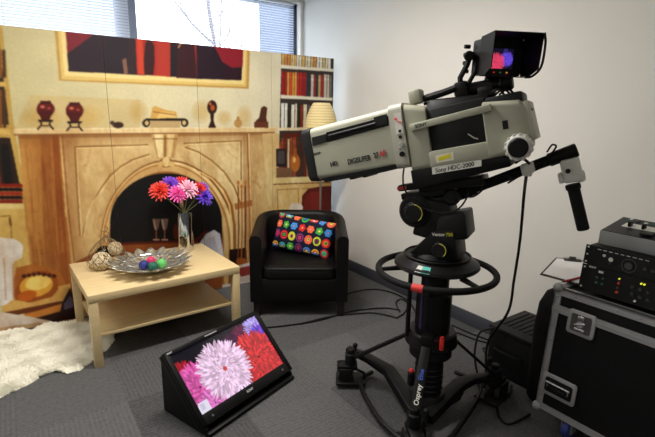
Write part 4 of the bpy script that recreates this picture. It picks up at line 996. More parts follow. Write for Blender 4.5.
mb.hexa([(.11, -.07, -.42), (-.12, -.07, -.45), (-.12, .08, -.45), (.11, .08, -.42), (.08, -.07, -.23), (-.06, -.07, -.25), (-.06, .08, -.25), (.08, .08, -.23)], .012)
mb.hexa([(.0, -.08, -.44), (-.165, -.08, -.40), (-.165, .10, -.40), (.0, .10, -.44), (-.02, -.08, -.31), (-.14, -.08, -.275), (-.14, .10, -.275), (-.02, .10, -.31)], .012)
mb.hexa([(.12, -.09, -.515), (-.13, -.09, -.515), (-.13, .10, -.515), (.12, .10, -.515), (.0, -.09, -.38), (-.10, -.09, -.36), (-.10, .11, -.36), (-.0, .11, -.38)], .015)
mb.cyl((.0, 0, -.534), (.0, 0, -.50), .12, .11, seg=32, bev=.01)
mb.build('head_body', None, ph)
for (x_, z_, r_, off) in ((.09, -.30, .047, .112), (-.045, -.462, .038, .12)):
    mb = MB(); mb.mat(hb); mb.cyl((x_, off-.03, z_), (x_, off+.018, z_), r_, seg=26, bev=.006)
    for k in range(16): a = 2*math.pi*k/16; mb.box((x_+r_*math.cos(a), off+.004, z_+r_*math.sin(a)), (.006, .022, .006), rot=Matrix.Rotation(-a, 3, 'Y'))
    mb.mat(yl); mb.tube([(x_+(r_-.006)*math.cos(R(a)), off+.019, z_+(r_-.006)*math.sin(R(a))) for a in range(-10, 150, 10)][::1] if 0 else [(x_-(r_-.006)*math.cos(R(a)), off+.0185, z_+(r_-.006)*math.sin(R(a))) for a in range(-50, 100, 10)], .0022, 6)
    mb.build('drag_knob', None, ph)
mb = MB(); mb.mat(wh); mb.text('Vector', (.0, .113, -.402), (-1, 0, .12), (.12, 0, 1), .022, .0005); mb.build('lettering', None, ph, smooth=0); mb = MB(); mb.mat(yl); mb.text('750', (-.065, .113, -.394), (-1, 0, .12), (.12, 0, 1), .022, .0005)
mb.build('lettering', None, ph, smooth=0)
# pan bar
a = q(452, 197, -.02, CY); b = q(576, 150, -.02, CY)
mb = MB(); mb.mat(cblk); mb.cyl(a, b, .0235, seg=18, bev=.004); mb.cyl(a+(b-a)*.0, a+(b-a)*.22, .030, seg=18, bev=.005); mb.cyl(a+(b-a)*.80, a+(b-a)*1.01, .0295, seg=18, bev=.005); mb.cyl(q(452, 197, -.09, CY), q(452, 197, .06, CY), .040, seg=22, bev=.008)
pb = mb.build('pan_bar', None, ph)
mb = MB(); mb.mat(mat('demand_white', (0, 0, 0))); 
g0 = q(566, 157, .0, CY); g1 = q(572, 183, .0, CY); dirg = (g1-g0).normalized()
rotg = Vector((0, 0, -1)).rotation_difference(dirg).to_matrix()
mb.box((g0+g1)/2+Vector((-.01, 0, 0)), (.075, .06, .10), rot=rotg, bev=.012); mb.box(q(580, 176, 0, CY), (.04, .05, .05), rot=rotg, bev=.012); mb.box(q(561, 178, 0.0, CY), (.02, .05, .045), rot=rotg, bev=.006)
mb.mat(dgrey); k_ = q(568, 171, .03, CY); mb.cyl(k_, k_+Vector((0, .01, 0)), .010, seg=14)
zc = mb.build('zoom_control', None, ph)
mb = MB(); mb.mat(rub); h0 = q(572.5, 184, 0, CY); h1 = q(583.5, 230, 0, CY); mb.cyl(h0, h0+(h1-h0)*.12, .030, seg=20, bev=.004); mb.cyl(h0+(h1-h0)*.1, h1, .0245, seg=20, bev=.004)
for k in range(10):
    a_ = 2*math.pi*k/10
mb.build('zoom_grip', None, zc)
mb = MB(); mb.mat(mat('demand_white', (0, 0, 0))); p_ = q(528, 168, .0, CY); mb.box(p_, (.055, .06, .045), rot=Matrix.Rotation(R(20), 3, 'Y'), bev=.006); mb.box(p_+Vector((0, 0, -.02)), (.04, .05, .03), bev=.005)
mb.mat(cblk); mb.tube(curve_pts([q(530, 164, .03, CY), q(523, 159, .03, CY), q(515, 163, .03, CY)], 5), .006, 6); mb.build('bar_clamp', None, ph)
tag(ph, 'black fluid pan and tilt head with pan bar carrying the television camera', 'tripod head')

# ================================================================== PEDESTAL
PC = Vector((1.702, 1.478, 0)); pd = empty('camera_pedestal', PC); pk = mat('pedestal_black', (16, 16, 17), .45, var=.1)
ZR = .828
mb = MB(); mb.mat(pk)
mb.lathe([(0, ZR-.02), (.10, ZR-.03), (.20, ZR-.012), (.212, ZR), (.207, ZR+.014), (.165, ZR+.036), (.155, ZR+.048), (.12, ZR+.044), (.0, ZR+.034)], seg=48)
mb.lathe([(.160, ZR+.03), (.166, ZR+.052), (.160, ZR+.056), (.152, ZR+.03)], seg=48)
mb.build('top_dish', None, pd)
mb = MB(); mb.mat(mat('sticker_teal', (90, 196, 186), .5))
a_ = R(205); 
def dishp(ad, r_, z): return Vector((r_*math.cos(R(ad)), r_*math.sin(R(ad)), z))
vw = math.degrees(math.atan2(-PC.y, -PC.x))  # direction to the photographer
mb.add([dishp(vw-8, .2105, ZR+.010), dishp(vw-20, .2105, ZR+.010), dishp(vw-20, .176, ZR+.033), dishp(vw-8, .176, ZR+.033)], [[0, 1, 2, 3]]); mb.mat(wh)
mb.add([dishp(vw-20, .2105, ZR+.010), dishp(vw-28, .2105, ZR+.010), dishp(vw-28, .176, ZR+.033), dishp(vw-20, .176, ZR+.033)], [[0, 1, 2, 3]])
mb.build('dish_sticker', None, pd)
RZ = ZR-.035; RRd = .29
mb = MB(); mb.mat(rub); mb.tube([(RRd*math.cos(2*math.pi*k/72), RRd*math.sin(2*math.pi*k/72), RZ) for k in range(72)], .0165, 12, closed=True); mb.build('steering_ring', None, pd)
for ad in (vw+44, vw+164, vw+284):
    mb = MB(); mb.mat(pk); mb.hexa([dishp(ad-4, .17, ZR-.035), dishp(ad-2, .28, RZ-.008), dishp(ad+2, .28, RZ-.008), dishp(ad+4, .17, ZR-.035), dishp(ad-4, .17, ZR-.012), dishp(ad-2, .28, RZ+.008), dishp(ad+2, .28, RZ+.008), dishp(ad+4, .17, ZR-.012)], .003); mb.build('ring_spoke', None, pd)
mb = MB(); mb.mat(mat('red_tape', (222, 60, 56), .6)); mb.tube([(RRd*math.cos(R(a)), RRd*math.sin(R(a)), RZ) for a in np.linspace(vw-20, vw-10, 6)], .0182, 14); mb.build('red_marker', None, pd)
# column
mb = MB(); mb.mat(pk)
mb.cyl((0, 0, .47), (0, 0, .68), .088, seg=32, bev=.008); mb.cyl((0, 0, .67), (0, 0, ZR-.02), .07, seg=32)
for k in range(6):
    a = 2*math.pi*k/6+.3; mb.box((.082*math.cos(a), .082*math.sin(a), .60), (.014, .03, .20), rot=Matrix.Rotation(a, 3, 'Z'), bev=.003)
col_ = mb.build('column', None, pd)
mb = MB(); mb.mat(mat('violet_tube', (58, 44, 84), .4)); p_ = dishp(vw-40, .088, 0); mb.cyl((p_.x, p_.y, .50), (p_.x, p_.y, .70), .008, seg=10)
mb.mat(pk); p_ = dishp(vw-70, .13, 0); mb.cyl((p_.x, p_.y, .44), (p_.x, p_.y, ZR-.02), .012, seg=10); mb.build('balance_tube', None, pd)
mb = MB(); mb.mat(pk)
mb.cyl((0, 0, .395), (0, 0, .475), .135, .125, seg=32, bev=.01); mb.cyl((0, 0, .33), (0, 0, .40), .11, seg=32, bev=.008); mb.cyl((0, 0, .07), (0, 0, .35), .072, seg=32); mb.cyl((0, 0, .04), (0, 0, .12), .115, .10, seg=32, bev=.01)
for k in range(5): mb.lathe([(.072, .14+.03*k), (.076, .145+.03*k), (.072, .15+.03*k)], seg=32)
mb.build('column_base', None, pd)
redm = mat('red_lever_paint', (222, 44, 36), .5)
mb = MB(); mb.mat(redm); p_ = dishp(vw+22, .139, .455); mb.box(p_, (.022, .022, .06), bev=.006, rot=Matrix.Rotation(R(vw), 3, 'Z')); mb.cyl(p_+Vector((0, 0, .0)), p_+Vector((0, 0, .04)), .01, seg=10); mb.build('red_lever', None, pd)
# legs / castors
feet = [fl(350, 383, .0)-PC, fl(492, 400, .0)-PC]
feet.append(fl(412, 449, 0)-PC)
FT = [Vector((f.x, f.y, 0)) for f in feet]
for i, ft in enumerate(FT):
    d = ft.normalized(); s_ = Vector((-d.y, d.x, 0)); L_ = ft.length
    mb = MB(); mb.mat(pk)   # wide low leg beam, side legs spring from the front of the frame
    pix = [[(419, 417, .05), (389, 371, .13), (368, 358, .155), (348, 349, .165)], [(426, 417, .05), (459, 385, .12), (473, 379, .14), (500, 376, .15)]][i] if i < 2 else None
    pp = [fl(a, b, c)-PC for a, b, c in pix] if pix else [Vector((0, 0, .06))+d*.05, d*L_*.5+Vector((0, 0, .06)), d*L_*.9+Vector((0, 0, .10)), d*L_+Vector((0, 0, .15))]
    ring_l = []
    for k_, p_ in enumerate(pp):
        tg = (pp[min(3, k_+1)]-pp[max(0, k_-1)]).normalized(); sd_ = Vector((0, 0, 1)).cross(tg).normalized(); w_ = (.042, .036, .028, .024)[k_]; h_ = (.028, .024, .02, .018)[k_]; up_ = tg.cross(sd_).normalized()
        ring_l.append([p_+sd_*a_+up_*b_ for a_, b_ in rrect(0, 0, w_, h_, .008, 2)])
    mb.loft(ring_l)
    leg_o = mb.build('leg', None, pd)
    mb = MB(); mb.mat(pk)    # upper strut from collar to foot
    a = d*.10+Vector((0, 0, .42)); b = d*(L_*.93)+Vector((0, 0, .17)); w1_ = .02 if i < 2 else .024
    if i == 2: a = d*.115+Vector((0, 0, .455)); b = d*(L_*.98)+Vector((0, 0, .17))
    mb.hexa([a-s_*w1_, a+s_*w1_, b+s_*w1_, b-s_*w1_, a-s_*w1_+Vector((0, 0, .022)), a+s_*w1_+Vector((0, 0, .022)), b+s_*w1_+Vector((0, 0, .022)), b-s_*w1_+Vector((0, 0, .022))], .003)
    mb.box(a-d*.0, (.06, .06, .07), rot=Matrix.Rotation(math.atan2(d.y, d.x), 3, 'Z'), bev=.006)
    st = mb.build('strut', None, pd)
    if i == 2:
        mb = MB(); mid = a+(b-a)*.66+Vector((0, 0, .0225)); up_ = (a-b).normalized(); 
        n_ = s_.cross(up_); n_ = n_ if n_.z > 0 else -n_
        ax = up_; ay = n_.cross(ax)
        T1 = a+(b-a)*.86; T1 = T1+n_*.026
        mb.mat(wh); mb.text('Osprey', T1-ay*.012, ax, ay, .032, .0005); mb.build('lettering', None, st, smooth=0); mb = MB(); mb.mat(mat('print_blue', (60, 90, 190), .5)); mb.text('Elite', T1-ay*.012+ax*.116, ax, ay, .03, .0005); mb.build('lettering', None, st, smooth=0)
    # castor unit
    cs = MB(); cs.mat(pk); rz = Matrix.Rotation(math.atan2(d.y, d.x)+.5, 3, 'Z')
    cs.cyl(ft+Vector((0, 0, .10)), ft+Vector((0, 0, .20)), .034, seg=20, bev=.006); cs.cyl(ft+Vector((0, 0, .20)), ft+Vector((0, 0, .225)), .022, seg=16, bev=.004)
    cs.box(ft+rz @ Vector((.02, 0, .115)), (.12, .07, .03), rot=rz, bev=.008)
    for sg in (-1, 1):
        cs.box(ft+rz @ Vector((.03, sg*.05, .085)), (.075, .012, .07), rot=rz, bev=.005)
    # cable guard skirt round the wheels
    cs.box(ft+rz @ Vector((.0, 0, .028)), (.17, .135, .022), rot=rz, bev=.01); cs.tube([ft+rz @ Vector((-.02, 0, .1)), ft+rz @ Vector((-.08, .0, .07)), ft+rz @ Vector((-.085, 0, .03))], .008, 8)
    co = cs.build('castor', None, pd)
    for sg in (-1, 1):
        wl = MB(); wl.mat(mat('tyre_grey', (52, 52, 54), .6)); c_ = ft+rz @ Vector((.03, sg*.026, .053)); ax_ = rz @ Vector((0, 1, 0)); wl.cyl(c_-ax_*.014, c_+ax_*.014, .051, seg=28, bev=.006); wl.mat(chr_); wl.cyl(c_-ax_*.016, c_+ax_*.016, .014, seg=12); wl.build('wheel', None, co)
    kb = MB(); kb.mat(pk); p_ = ft+s_*.055*(1 if i else -1)+Vector((0, 0, .14)); kb.cyl(p_, p_+Vector((0, 0, .07)), .007, seg=8); kb.ball(p_+Vector((0, 0, .08)), .016, 8); kb.build('brake_knob', None, co)
# centre frame plates between legs
mb = MB(); mb.mat(pk); mb.cyl((0, 0, .045), (0, 0, .075), .15, seg=3); mb.build('centre_frame', None, pd)
mb = MB(); mb.mat(redm); p_ = dishp(vw-42, .13, .24); mb.ball(p_+Vector((0, 0, .03)), .013, 8); mb.mat(pk); mb.cyl(p_+Vector((0, 0, -.05)), p_+Vector((0, 0, .02)), .018, seg=14, bev=.003); mb.build('pressure_valve', None, pd)
mb = MB(); mb.mat(redm); mb.mat(pk)
# bumper tube in front, between the side castors and passing the front castor
gl = [fl(x, y_, .03) for x, y_ in ((372, 372), (361, 379), (362, 390), (370, 405), (380, 420), (392, 432), (402, 440))]
mb.tube(curve_pts([g_-PC for g_ in gl], 8), .013, 10)
gl = [fl(x, y_, .03) for x, y_ in ((455, 372), (474, 380), (481, 389), (476, 402), (464, 420), (452, 436), (436, 446))]
mb.tube(curve_pts([g_-PC for g_ in gl], 8), .013, 10)
mb.build('cable_guard', None, pd)
# plate and side pocket shapes near right leg
mb = MB(); mb.mat(pk); a = fl(441, 401, .06)-PC; b = fl(462, 393, .06)-PC; mb.tube([a, (a+b)/2+Vector((0, 0, .01)), b], .012, 8); a2 = fl(445, 407, .06)-PC; b2 = fl(459, 399, .06)-PC; mb.tube([a, a2, b2, b], .008, 8); mb.build('lift_handle', None, pd)
tag(pd, 'black wheeled studio camera pedestal with steering ring and three castors', 'camera pedestal')

# ================================================================== FLIGHT CASE
alu = mat('aluminium_edge', (158, 158, 158), .4, .35, var=.08, scale=30); pan_ = mat('black_laminate', (7, 7, 8), .55, bump=.1, bscale=200)
CX0, CX0T, CYF, CYN, CXB, CZ0, CZ1 = 2.045, 2.095, 1.068, -0.15, 2.70, .13, .755
fc = empty('flight_case', (2.35, .46, 0)); O2 = Vector((2.35, .46, 0))
def fx(z): return CX0+(CX0T-CX0)*(z-CZ0)/(CZ1-CZ0)
def cbox(mb, x0, x1, y0, y1, z0, z1, bev=0):
    """box following the slanted face: x0,x1 measured from the face inward"""
    p_ = [Vector((fx(z)+x, y_, z))-O2 for z in (z0, z1) for x, y_ in ((x0, y0), (x1, y0), (x1, y1), (x0, y1))]
    mb.hexa(p_, bev)
mb = MB(); mb.mat(pan_); cbox(mb, .006, CXB-CX0T, CYN+.004, CYF-.004, CZ0+.004, CZ1-.004); mb.build('body', None, fc)
def edge_mb(): 
    m_ = MB(); m_.mat(alu); return m_
W_ = .032
m_ = edge_mb(); cbox(m_, .0, .012, CYF-W_, CYF, CZ0, CZ1); cbox(m_, 0, W_, CYF-.008, CYF, CZ0, CZ1); m_.build('corner_extrusion', None, fc)
m_ = edge_mb(); cbox(m_, 0, .012, CYN, CYF, CZ1-W_, CZ1+.002); cbox(m_, 0, W_, CYN, CYF, CZ1-.008, CZ1+.002); m_.build('top_extrusion', None, fc)
m_ = edge_mb(); cbox(m_, 0, .012, CYN, CYF, CZ0-.002, CZ0+W_*.9); m_.build('bottom_extrusion', None, fc)
m_ = edge_mb(); cbox(m_, -.002, .012, CYN, CYF, CZ1-.118, CZ1-.082); cbox(m_, -.006, .0, CYN, CYF, CZ1-.102, CZ1-.098); m_.build('lid_extrusion', None, fc)
m_ = edge_mb(); cbox(m_, 0, CXB-CX0T, CYF-W_, CYF+.002, CZ1-.008, CZ1+.002); cbox(m_, 0, CXB-CX0T, CYF-.01, CYF+.002, CZ1-W_, CZ1); m_.build('end_extrusion', None, fc)
for z in (CZ0, CZ1):
    m_ = edge_mb(); p_ = Vector((fx(z)+.008, CYF-.008, z))-O2; m_.ball(p_, .024, 10); m_.build('corner_ball', None, fc)
# rivets on the extrusions
m_ = MB(); m_.mat(chr_)
for k in range(22):
    z = CZ0+.06+.075*k; p_ = (Vector((fx(z), CYF-.016, z)) if k < 8 else Vector((fx(CZ1-.016), CYF-.1-.09*(k-8), CZ1-.016)))-O2
    m_ = MB(); m_.mat(chr_); m_.ball(p_, .004, 5); m_.build('rivet', None, fc)
def facep(px, py, off=0.0):
    # pixel on slanted face
    n_ = Vector((-(CZ1-CZ0), 0, (CX0T-CX0))).normalized(); o0 = Vector((CX0, 0, CZ0))+n_*off; v_ = Vector(ray(px, py)); c = Vector((0, 0, CAM_H)); return c+v_*((o0-c).dot(n_)/v_.dot(n_))
fn = Vector((-(CZ1-CZ0), 0, (CX0T-CX0))).normalized(); fu = Vector((fn.z*-1*-1, 0, 0)); fu = Vector((CX0T-CX0, 0, CZ1-CZ0)).normalized(); fy_ = Vector((0, -1, 0))
def ftrans(p_):
    T = Matrix.Identity(4)
    for i in range(3): T[i][0] = fy_[i]; T[i][1] = fu[i]; T[i][2] = fn[i]; T[i][3] = (p_-O2)[i]
    return T
# butterfly latch
LP_ = facep(581.5, 324, 0.0); m_ = MB(); m_.T = ftrans(LP_); m_.mat(alu)
m_.loft([[Vector((a, b, z)) for a, b in rrect(0, 0, .062+s_, .058+s_, .014, 4)] for z, s_ in ((-.001, 0), (.006, 0), (.008, -.004))])
m_.build('latch_dish', None, fc)
m_ = MB(); m_.T = ftrans(LP_); m_.mat(mat('dark_steel', (96, 94, 90), .35, .8)); m_.loft([[Vector((a, b, z)) for a, b in rrect(0, 0, .046, .042, .01, 4)] for z in (.0075, .0095)])
m_.mat(chr_); m_.cyl((0, 0, .009), (0, 0, .016), .018, seg=20); m_.box((0, 0, .019), (.055, .012, .008), rot=Matrix.Rotation(R(20), 3, 'Z'), bev=.003); m_.box((0, .03, .013), (.03, .02, .008), bev=.003); m_.box((0, -.028, .013), (.05, .014, .008), bev=.003)
m_.build('butterfly_latch', None, fc)
# recessed handle
HP_ = facep(559, 388.5, 0.0); m_ = MB(); m_.T = ftrans(HP_); m_.mat(alu)
m_.loft([[Vector((a, b, z)) for a, b in rrect(0, 0, .082+s_, .055+s_, .014, 4)] for z, s_ in ((-.001, 0), (.006, 0), (.008, -.004))]); m_.build('handle_dish', None, fc)
m_ = MB(); m_.T = ftrans(HP_); m_.mat(cblk); m_.loft([[Vector((a, b, z)) for a, b in rrect(0, 0, .066, .037, .01, 4)] for z in (.0075, .0092)]); m_.build('handle_recess', None, fc)
m_ = MB(); m_.T = ftrans(HP_); m_.mat(chr_); m_.cyl((-.058, .014, .016), (.058, .014, .016), .006, seg=10); m_.mat(rub); m_.cyl((-.045, -.008, .018), (.045, -.008, .018), .011, seg=12); m_.mat(chr_); m_.box((-.05, .003, .013), (.008, .03, .012)); m_.box((.05, .003, .013), (.008, .03, .012)); m_.build('sprung_handle', None, fc)
# castors
for (cx, cy) in ((2.13, .93), (2.13, .05), (2.58, .93), (2.58, .05)):
    m_ = MB(); m_.mat(alu); c_ = Vector((cx, cy, 0))-O2; m_.box(c_+Vector((0, 0, CZ0-.005)), (.09, .09, .008)); m_.box(c_+Vector((0, .024, .08)), (.05, .005, .09)); m_.box(c_+Vector((0, -.024, .08)), (.05, .005, .09))
    cw = m_.build('castor', None, fc); m_ = MB(); m_.mat(mat('blue_wheel', (44, 60, 140), .5)); m_.cyl(c_+Vector((0, -.018, .046)), c_+Vector((0, .018, .046)), .046, seg=26, bev=.006); m_.mat(chr_); m_.cyl(c_+Vector((0, -.02, .046)), c_+Vector((0, .02, .046)), .012, seg=12); m_.build('wheel', None, cw)
tag(fc, 'black flight case with aluminium edges, latch and recessed handle by right wall', 'flight case')

# ================================================================== RACK UNITS, MIXER, CLIPBOARD
rk = mat('rack_black', (12, 12, 13), .4); LZ = .764; lean = .10
def rackunit(zc0, h, x0, yl, yr, depth, name, label):
    e = empty(name, (x0, (yl+yr)/2, zc0)); wy = (yl-yr)/2
    mb = MB(); mb.mat(rk); d0 = lean*h
    mb.hexa([(0, -wy, 0), (depth, -wy, 0), (depth, wy-.015, 0), (0.0, wy-.015, 0), (d0, -wy, h), (depth, -wy, h), (depth, wy-.015, h), (d0, wy-.015, h)], .002); mb.build('chassis', None, e)
    mb = MB(); mb.mat(mat('panel_black', (15, 15, 16), .35)); mb.hexa([(-.006, -wy, 0), (0, -wy, 0), (0, wy, 0), (-.006, wy, 0), (d0-.006, -wy, h-.002), (d0, -wy, h-.002), (d0, wy, h-.002), (d0-.006, wy, h-.002)]); mb.build('front_panel', None, e)
    def fp_(u, v_, off=.006): return Vector((lean*h*v_-off, wy-u, h*v_))
    return e, fp_
yL, yR = .985, .51
e, fpn = rackunit(LZ+.008, .122, 2.140, yL, yR, .40, 'rack_unit', '')
for y_ in (-.2, .2):
    for x_ in (.05, .35): mb = MB(); mb.mat(rub); mb.cyl((x_, y_, -.008), (x_, y_, 0), .014, seg=10); mb.build('foot', None, e)
leds = {'g': mat('led_green', (60, 200, 90), .4, emit=.3), 'y': mat('led_yellow', (230, 230, 60), .4, emit=1.0), 'r': mat('led_red', (190, 60, 40), .4, emit=.15), 't': mat('btn_teal', (70, 110, 96), .5), 'w': wh, 'k': mat('knob_dark', (60, 60, 62), .4), 'b': mat('btn_brown', (110, 64, 40), .5)}
def knob(u, v_, r_, k, dep=.008, nm='knob', fpn_=None, par=None):
    r_ *= .6 if k in 'yrb' else .8
    mb = MB(); mb.mat(leds[k]); p_ = (fpn_ or fpn)(u, v_); mb.cyl(p_, p_+Vector((-dep, 0, 0)), r_, seg=12); mb.build(nm, None, par or e)
for u, v_, r_, k in ((.075, .62, .006, 't'), (.10, .62, .006, 't'), (.075, .42, .006, 't'), (.10, .42, .006, 't'), (.165, .78, .005, 'y'), (.165, .62, .008, 'r'), (.165, .45, .007, 'b'), (.165, .28, .009, 'r'), (.25, .82, .006, 'y'), (.262, .82, .006, 'y'), (.22, .62, .008, 'k'), (.25, .60, .010, 'k'), (.28, .58, .008, 'k'), (.225, .38, .008, 'k'), (.255, .34, .010, 'k'), (.285, .32, .008, 'k'), (.24, .16, .006, 'w')):
    knob(u, v_, r_, k)
mb = MB(); mb.mat(wh); p_ = fpn(.03, .9, .0065); mb.text('SONY', p_, (0, -1, 0), (lean, 0, 1), .012, .0004); mb.build('lettering', None, e, smooth=0); mb = MB(); mb.mat(wh); mb.box(fpn(.085, .83, .006), (.002, .02, .01)); mb.build('white_button', None, e)
for v_ in (.12, .88): mb = MB(); mb.mat(wh); mb.ball(fpn(.012, v_, .006), .0045, 6); mb.build('rack_screw', None, e)
tag(e, 'black rack unit with small coloured knobs, lower of the two on flight case', 'rack unit', 'rack units on the flight case')
H1 = .122
e2, fp2 = rackunit(LZ+.009+H1, .090, 2.140+lean*H1, yL, yR, .385, 'rack_unit', '')
mb = MB(); mb.mat(mat('dial_grey', (70, 70, 72), .4))
c_ = fp2(.19, .42); mb.tube([c_+Vector((-.002+lean*.028*math.sin(a), .028*math.cos(a), .028*math.sin(a))) for a in [2*math.pi*k/24 for k in range(24)]], .003, 6, closed=True); mb.cyl(c_, c_+Vector((-.010, 0, 0)), .016, seg=16); mb.build('search_dial', None, e2)
for u, v_, r_, k in ((.085, .62, .008, 'w'), (.115, .50, .012, 'w'), (.115, .3, .006, 'k'), (.25, .45, .01, 'k'), (.28, .45, .01, 'k'), (.395, .3, .008, 'b'), (.42, .5, .006, 'w'), (.45, .52, .005, 'w'), (.42, .3, .006, 'w'), (.45, .3, .005, 'w'), (.475, .5, .005, 'w')): knob(u, v_, r_, k, .004, 'knob', fp2, e2)
mb = MB(); mb.mat(wh); mb.box(fp2(.36, .62, .007), (.003, .03, .03)); mb.mat(rk); mb.box(fp2(.36, .62, .009), (.003, .02, .018)); mb.build('display_window', None, e2)
mb = MB(); mb.mat(wh); 
for k in range(9): mb.box(fp2(.06+.024*k, .86-.0*k, .0065), (.001, .015, .003))
mb.build('panel_print', None, e2)
for v_ in (.12, .5, .88): mb = MB(); mb.mat(wh); mb.ball(fp2(.012, v_, .006), .0045, 6); mb.build('rack_screw', None, e2)
tag(e2, 'black rack unit with round search dial, upper one directly under the mixer', 'rack unit', 'rack units on the flight case')

# mixer
MZ = LZ+.010+H1+.090; mxg = mat('mixer_grey', (150, 152, 150), .5, .1); mz = empty('video_mixer', (2.235, .715, MZ))
MX0, MX1, MYf, MYn = -.03, .19, .245, -.25   # x toward wall, y away
mb = MB(); mb.mat(mxg)
mb.hexa([(MX0, MYn, 0), (MX1, MYn, 0), (MX1, MYf, 0), (MX0, MYf, 0), (MX0+.004, MYn, .062), (MX1, MYn, .10), (MX1, MYf, .10), (MX0+.004, MYf, .062)], .003); mb.build('chassis', None, mz)
def mt_(u, v_, off=.002): # u along -y from far end 0..1, v toward wall
    return Vector((MX0+.004+(MX1-MX0-.004)*v_, MYf-(MYf-MYn)*u, .062+.038*v_+off))
mb = MB(); mb.mat(mat('mixer_top', (46, 46, 48), .4)); mb.hexa([mt_(.01, .02, 0), mt_(.99, .02, 0), mt_(.99, .98, 0), mt_(.01, .98, 0), mt_(.01, .02, .003), mt_(.99, .02, .003), mt_(.99, .98, .003), mt_(.01, .98, .003)]); mb.build('control_surface', None, mz)
mb = MB(); mb.mat(wh); mb.hexa([mt_(.10, .42, .003), mt_(.98, .42, .003), mt_(.98, .66, .003), mt_(.10, .66, .003), mt_(.10, .42, .004), mt_(.98, .42, .004), mt_(.98, .66, .004), mt_(.10, .66, .004)]); mb.build('fader_strip', None, mz)
for k in range(7):
    mb = MB(); mb.mat(rk); mb.box(mt_(.16+.115*k, .50, .014), (.03, .012, .024), bev=.003); mb.build('fader', None, mz)
for k in range(4):
    mb = MB(); mb.mat(rk); mb.box(mt_(.36+.17*k, .20, .008), (.06, .045, .012), bev=.003); mb.build('button_block', None, mz)
for j in range(2):
    for k in range(12):
        mb = MB(); mb.mat(leds['t'] if (k+j) % 3 == 0 else leds['k'] if k % 2 else leds['w']); mb.box(mt_(.10+.07*k, .80+.1*j, .005), (.012, .014, .006), bev=.001); mb.build('button', None, mz)
tag(mz, 'grey video mixer desk with sliding faders on top of rack units', 'video mixer')

# clipboard
cp = [fl(540, 273, .775), fl(556, 256.5, .775), fl(592, 260, .775), fl(588, 286, .775)]
cl = empty('clipboard', (0, 0, 0)); cl.location = cp[0]; K = [p_-cp[0]+Vector((0, 0, -.010)) for p_ in cp]; up3 = Vector((0, 0, .004))
MB().prism([K[0], K[3], K[2], K[1]], up3).build('board', mat('board_brown', (50, 46, 42), .6), cl)
mb = MB(); c_ = sum(K, Vector())/4; mb.mat(mat('paper_white', (232, 230, 228), .8)); mb.prism([c_+(k_-c_)*.90+Vector((.0, 0, .0042)) for k_ in (K[0], K[3], K[2], K[1])], (0, 0, .0015)); mb.build('paper', None, cl)
mb = MB(); mb.mat(mat('dark_steel', (0, 0, 0))); m0 = (K[1]+K[2])/2+(K[0]-K[1])*.12; dr = (K[2]-K[1]).normalized(); rt_ = Matrix.Rotation(math.atan2(dr.y, dr.x), 3, 'Z'); mb.box(m0+Vector((0, 0, .012)), (.09, .035, .01), rot=rt_, bev=.003); mb.box(m0+Vector((0, 0, .022)), (.035, .015, .016), rot=rt_, bev=.004); mb.build('clip', None, cl)
tag(cl, 'clipboard with blank white paper at far end of flight case beside racks', 'clipboard')
mb = MB(); a = fl(564, 281.5, .776); b = fl(588, 275.5, .776); mb.mat(mat('pen_red', (186, 34, 40), .4)); mb.cyl(a, b, .0055, seg=10); mb.mat(rk); mb.cyl(a, a+(a-b)*.12, .004, .001, seg=8)
tag(mb.build('red_pen', None), 'red pen lying on the clipboard paper', 'pen')

# ================================================================== black box and bag behind the case
bx = empty('equipment_box', (2.505, 1.41, 0)); mb = MB(); mb.mat(mat('box_black', (20, 20, 21), .6)); mb.box((0, 0, .14), (.37, .29, .28), bev=.012); mb.build('box_body', None, bx)
mb = MB(); mb.mat(mat('box_lid', (34, 34, 34), .55)); mb.box((0, 0, .292), (.38, .30, .026), bev=.008)
for k in range(7): mb.box((.02, -.11+.035*k, .307), (.27, .014, .006), bev=.002)
mb.build('lid', None, bx)
mb = MB(); mb.mat(cblk); mb.tube(curve_pts([(-.19, -.09, .17), (-.215, -.06, .175), (-.215, .06, .175), (-.19, .09, .17)], 5), .008, 8); mb.build('handle', None, bx)
tag(bx, 'black equipment box with ribbed lid on floor between wall and flight case', 'box')
bg_ = MB(); bg_.mat(mat('nylon_black', (12, 12, 13), .8, bump=.5, bscale=30))
rings = []
for z, s_ in ((0, .9), (.03, 1), (.2, 1.02), (.45, 1.0), (.58, .93), (.64, .75), (.66, .4)):
    rings.append([Vector((2.45+(x+.006*math.sin(9*z+5*y_))*s_, 1.17+y_*s_, z)) for x, y_ in rrect(0, 0, .22, .075, .05, 6)])
bg_.loft(rings); bg_.tube(curve_pts([(2.33, 1.14, .63), (2.30, 1.12, .67), (2.40, 1.15, .69), (2.55, 1.15, .63)], 5), .010, 8)
tag(bg_.build('equipment_bag', None, smooth=60), 'soft black nylon bag standing upright behind flight case', 'bag')

# ================================================================== CABLES
cab = mat('cable_black', (20, 20, 21), .55)
def cable(pts, r_, label, name='cable', grp='cables on the carpet'):
    mb = MB(); mb.tube(curve_pts(pts, 8), r_, 8); o = mb.build(name, cab); tag(o, label, 'cable', grp); return o
F2 = lambda *p: [fl(x, y_, .008) for x, y_ in p]
cable(F2((262, 328), (290, 325), (320, 320), (348, 312), (368, 309), (386, 308), (400, 310)), .0055, 'black cable running from the floor monitor straight to the pedestal')
cable(F2((300, 324), (330, 316.5), (352, 314), (375, 313), (398, 318)), .0055, 'black cable lying in front of its neighbour between armchair and pedestal')
cable(F2((344, 310), (341, 303), (346, 295), (360, 290.5), (378, 289.5), (396, 294), (410, 303), (418, 318)), .006, 'black cable curving in a wide arc beside the armchair leg')
cable(F2((400, 312), (396, 303), (401, 299), (408, 304), (404, 313), (396, 318)), .005, 'small loop of black cable against the left side of the pedestal')
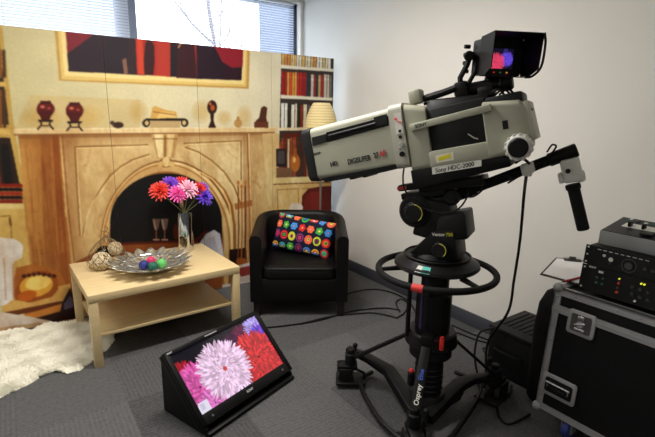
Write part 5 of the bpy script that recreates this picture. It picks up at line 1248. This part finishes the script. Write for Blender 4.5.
cable(F2((452, 325), (470, 333), (486, 339), (505, 346)), .0055, 'black cable nearest the skirting, between pedestal and equipment box')
cable(F2((456, 332), (474, 339), (490, 344), (503, 350)), .0055, 'black cable between pedestal and equipment box, nearer the castor')
cable(F2((505, 352), (492, 350), (483, 348), (486, 354), (494, 358), (488, 363)), .0045, 'thin black cable making a tight squiggle behind the right castor')
hc = [CO+CY @ q(527, 170, .0, CY), at(524, 195, 0, 2.10), at(520, 240, 0, 2.25), at(514, 280, 0, 2.30), at(508, 312, 0, 2.29)]
hc = [Vector(h) for h in hc]; hc += [Vector((2.28, 1.53, .20)), Vector((2.22, 1.48, .02))]
cable(hc, .0075, 'thick black cable hanging from the pan bar down to the box', grp='cables hanging from the camera rig')
cable([CO+CY @ q(x, y_, o_, CY) for x, y_, o_ in ((404, 168, .16), (403, 178, .17), (405, 190, .17), (418, 205, .16), (440, 213, .15), (458, 209, .13), (468, 195, .08), (466, 189, .05))], .004, 'thin black lead drooping from the lens to the pan bar', grp='cables hanging from the camera rig')
cable([CO+CY @ q(x, y_, o_, CY) for x, y_, o_ in ((463, 184, .03), (463, 194, .04), (472, 197, .04), (482, 190, .04), (477, 184, .04), (466, 184, .05))], .004, 'thin black lead coiled once around the inner end of the pan bar', grp='cables hanging from the camera rig')
cable([CO+CY @ q(x, y_, o_, CY) for x, y_, o_ in ((495, 180, .02), (502, 175, .03), (512, 179, .03), (508, 183, .03), (520, 176, .02), (540, 168, .02), (548, 158, .02), (556, 147, .02), (552, 145, .0), (547, 152, -.01))], .004, 'thin black lead wrapped along the outer half of the pan bar', grp='cables hanging from the camera rig')
cable([Vector((2.26, 1.33, .02)), Vector((2.17, 1.30, .012)), Vector((2.12, 1.42, .012)), Vector((2.15, 1.52, .14)), Vector((2.20, 1.54, .28)), Vector((2.26, 1.49, .32))], .006, 'black cable looping up against the left end of the equipment box')
cable(F2((498, 392), (497, 405), (500, 418), (508, 424), (520, 420), (530, 414)), .006, 'black cable on the carpet just in front of the right castor')
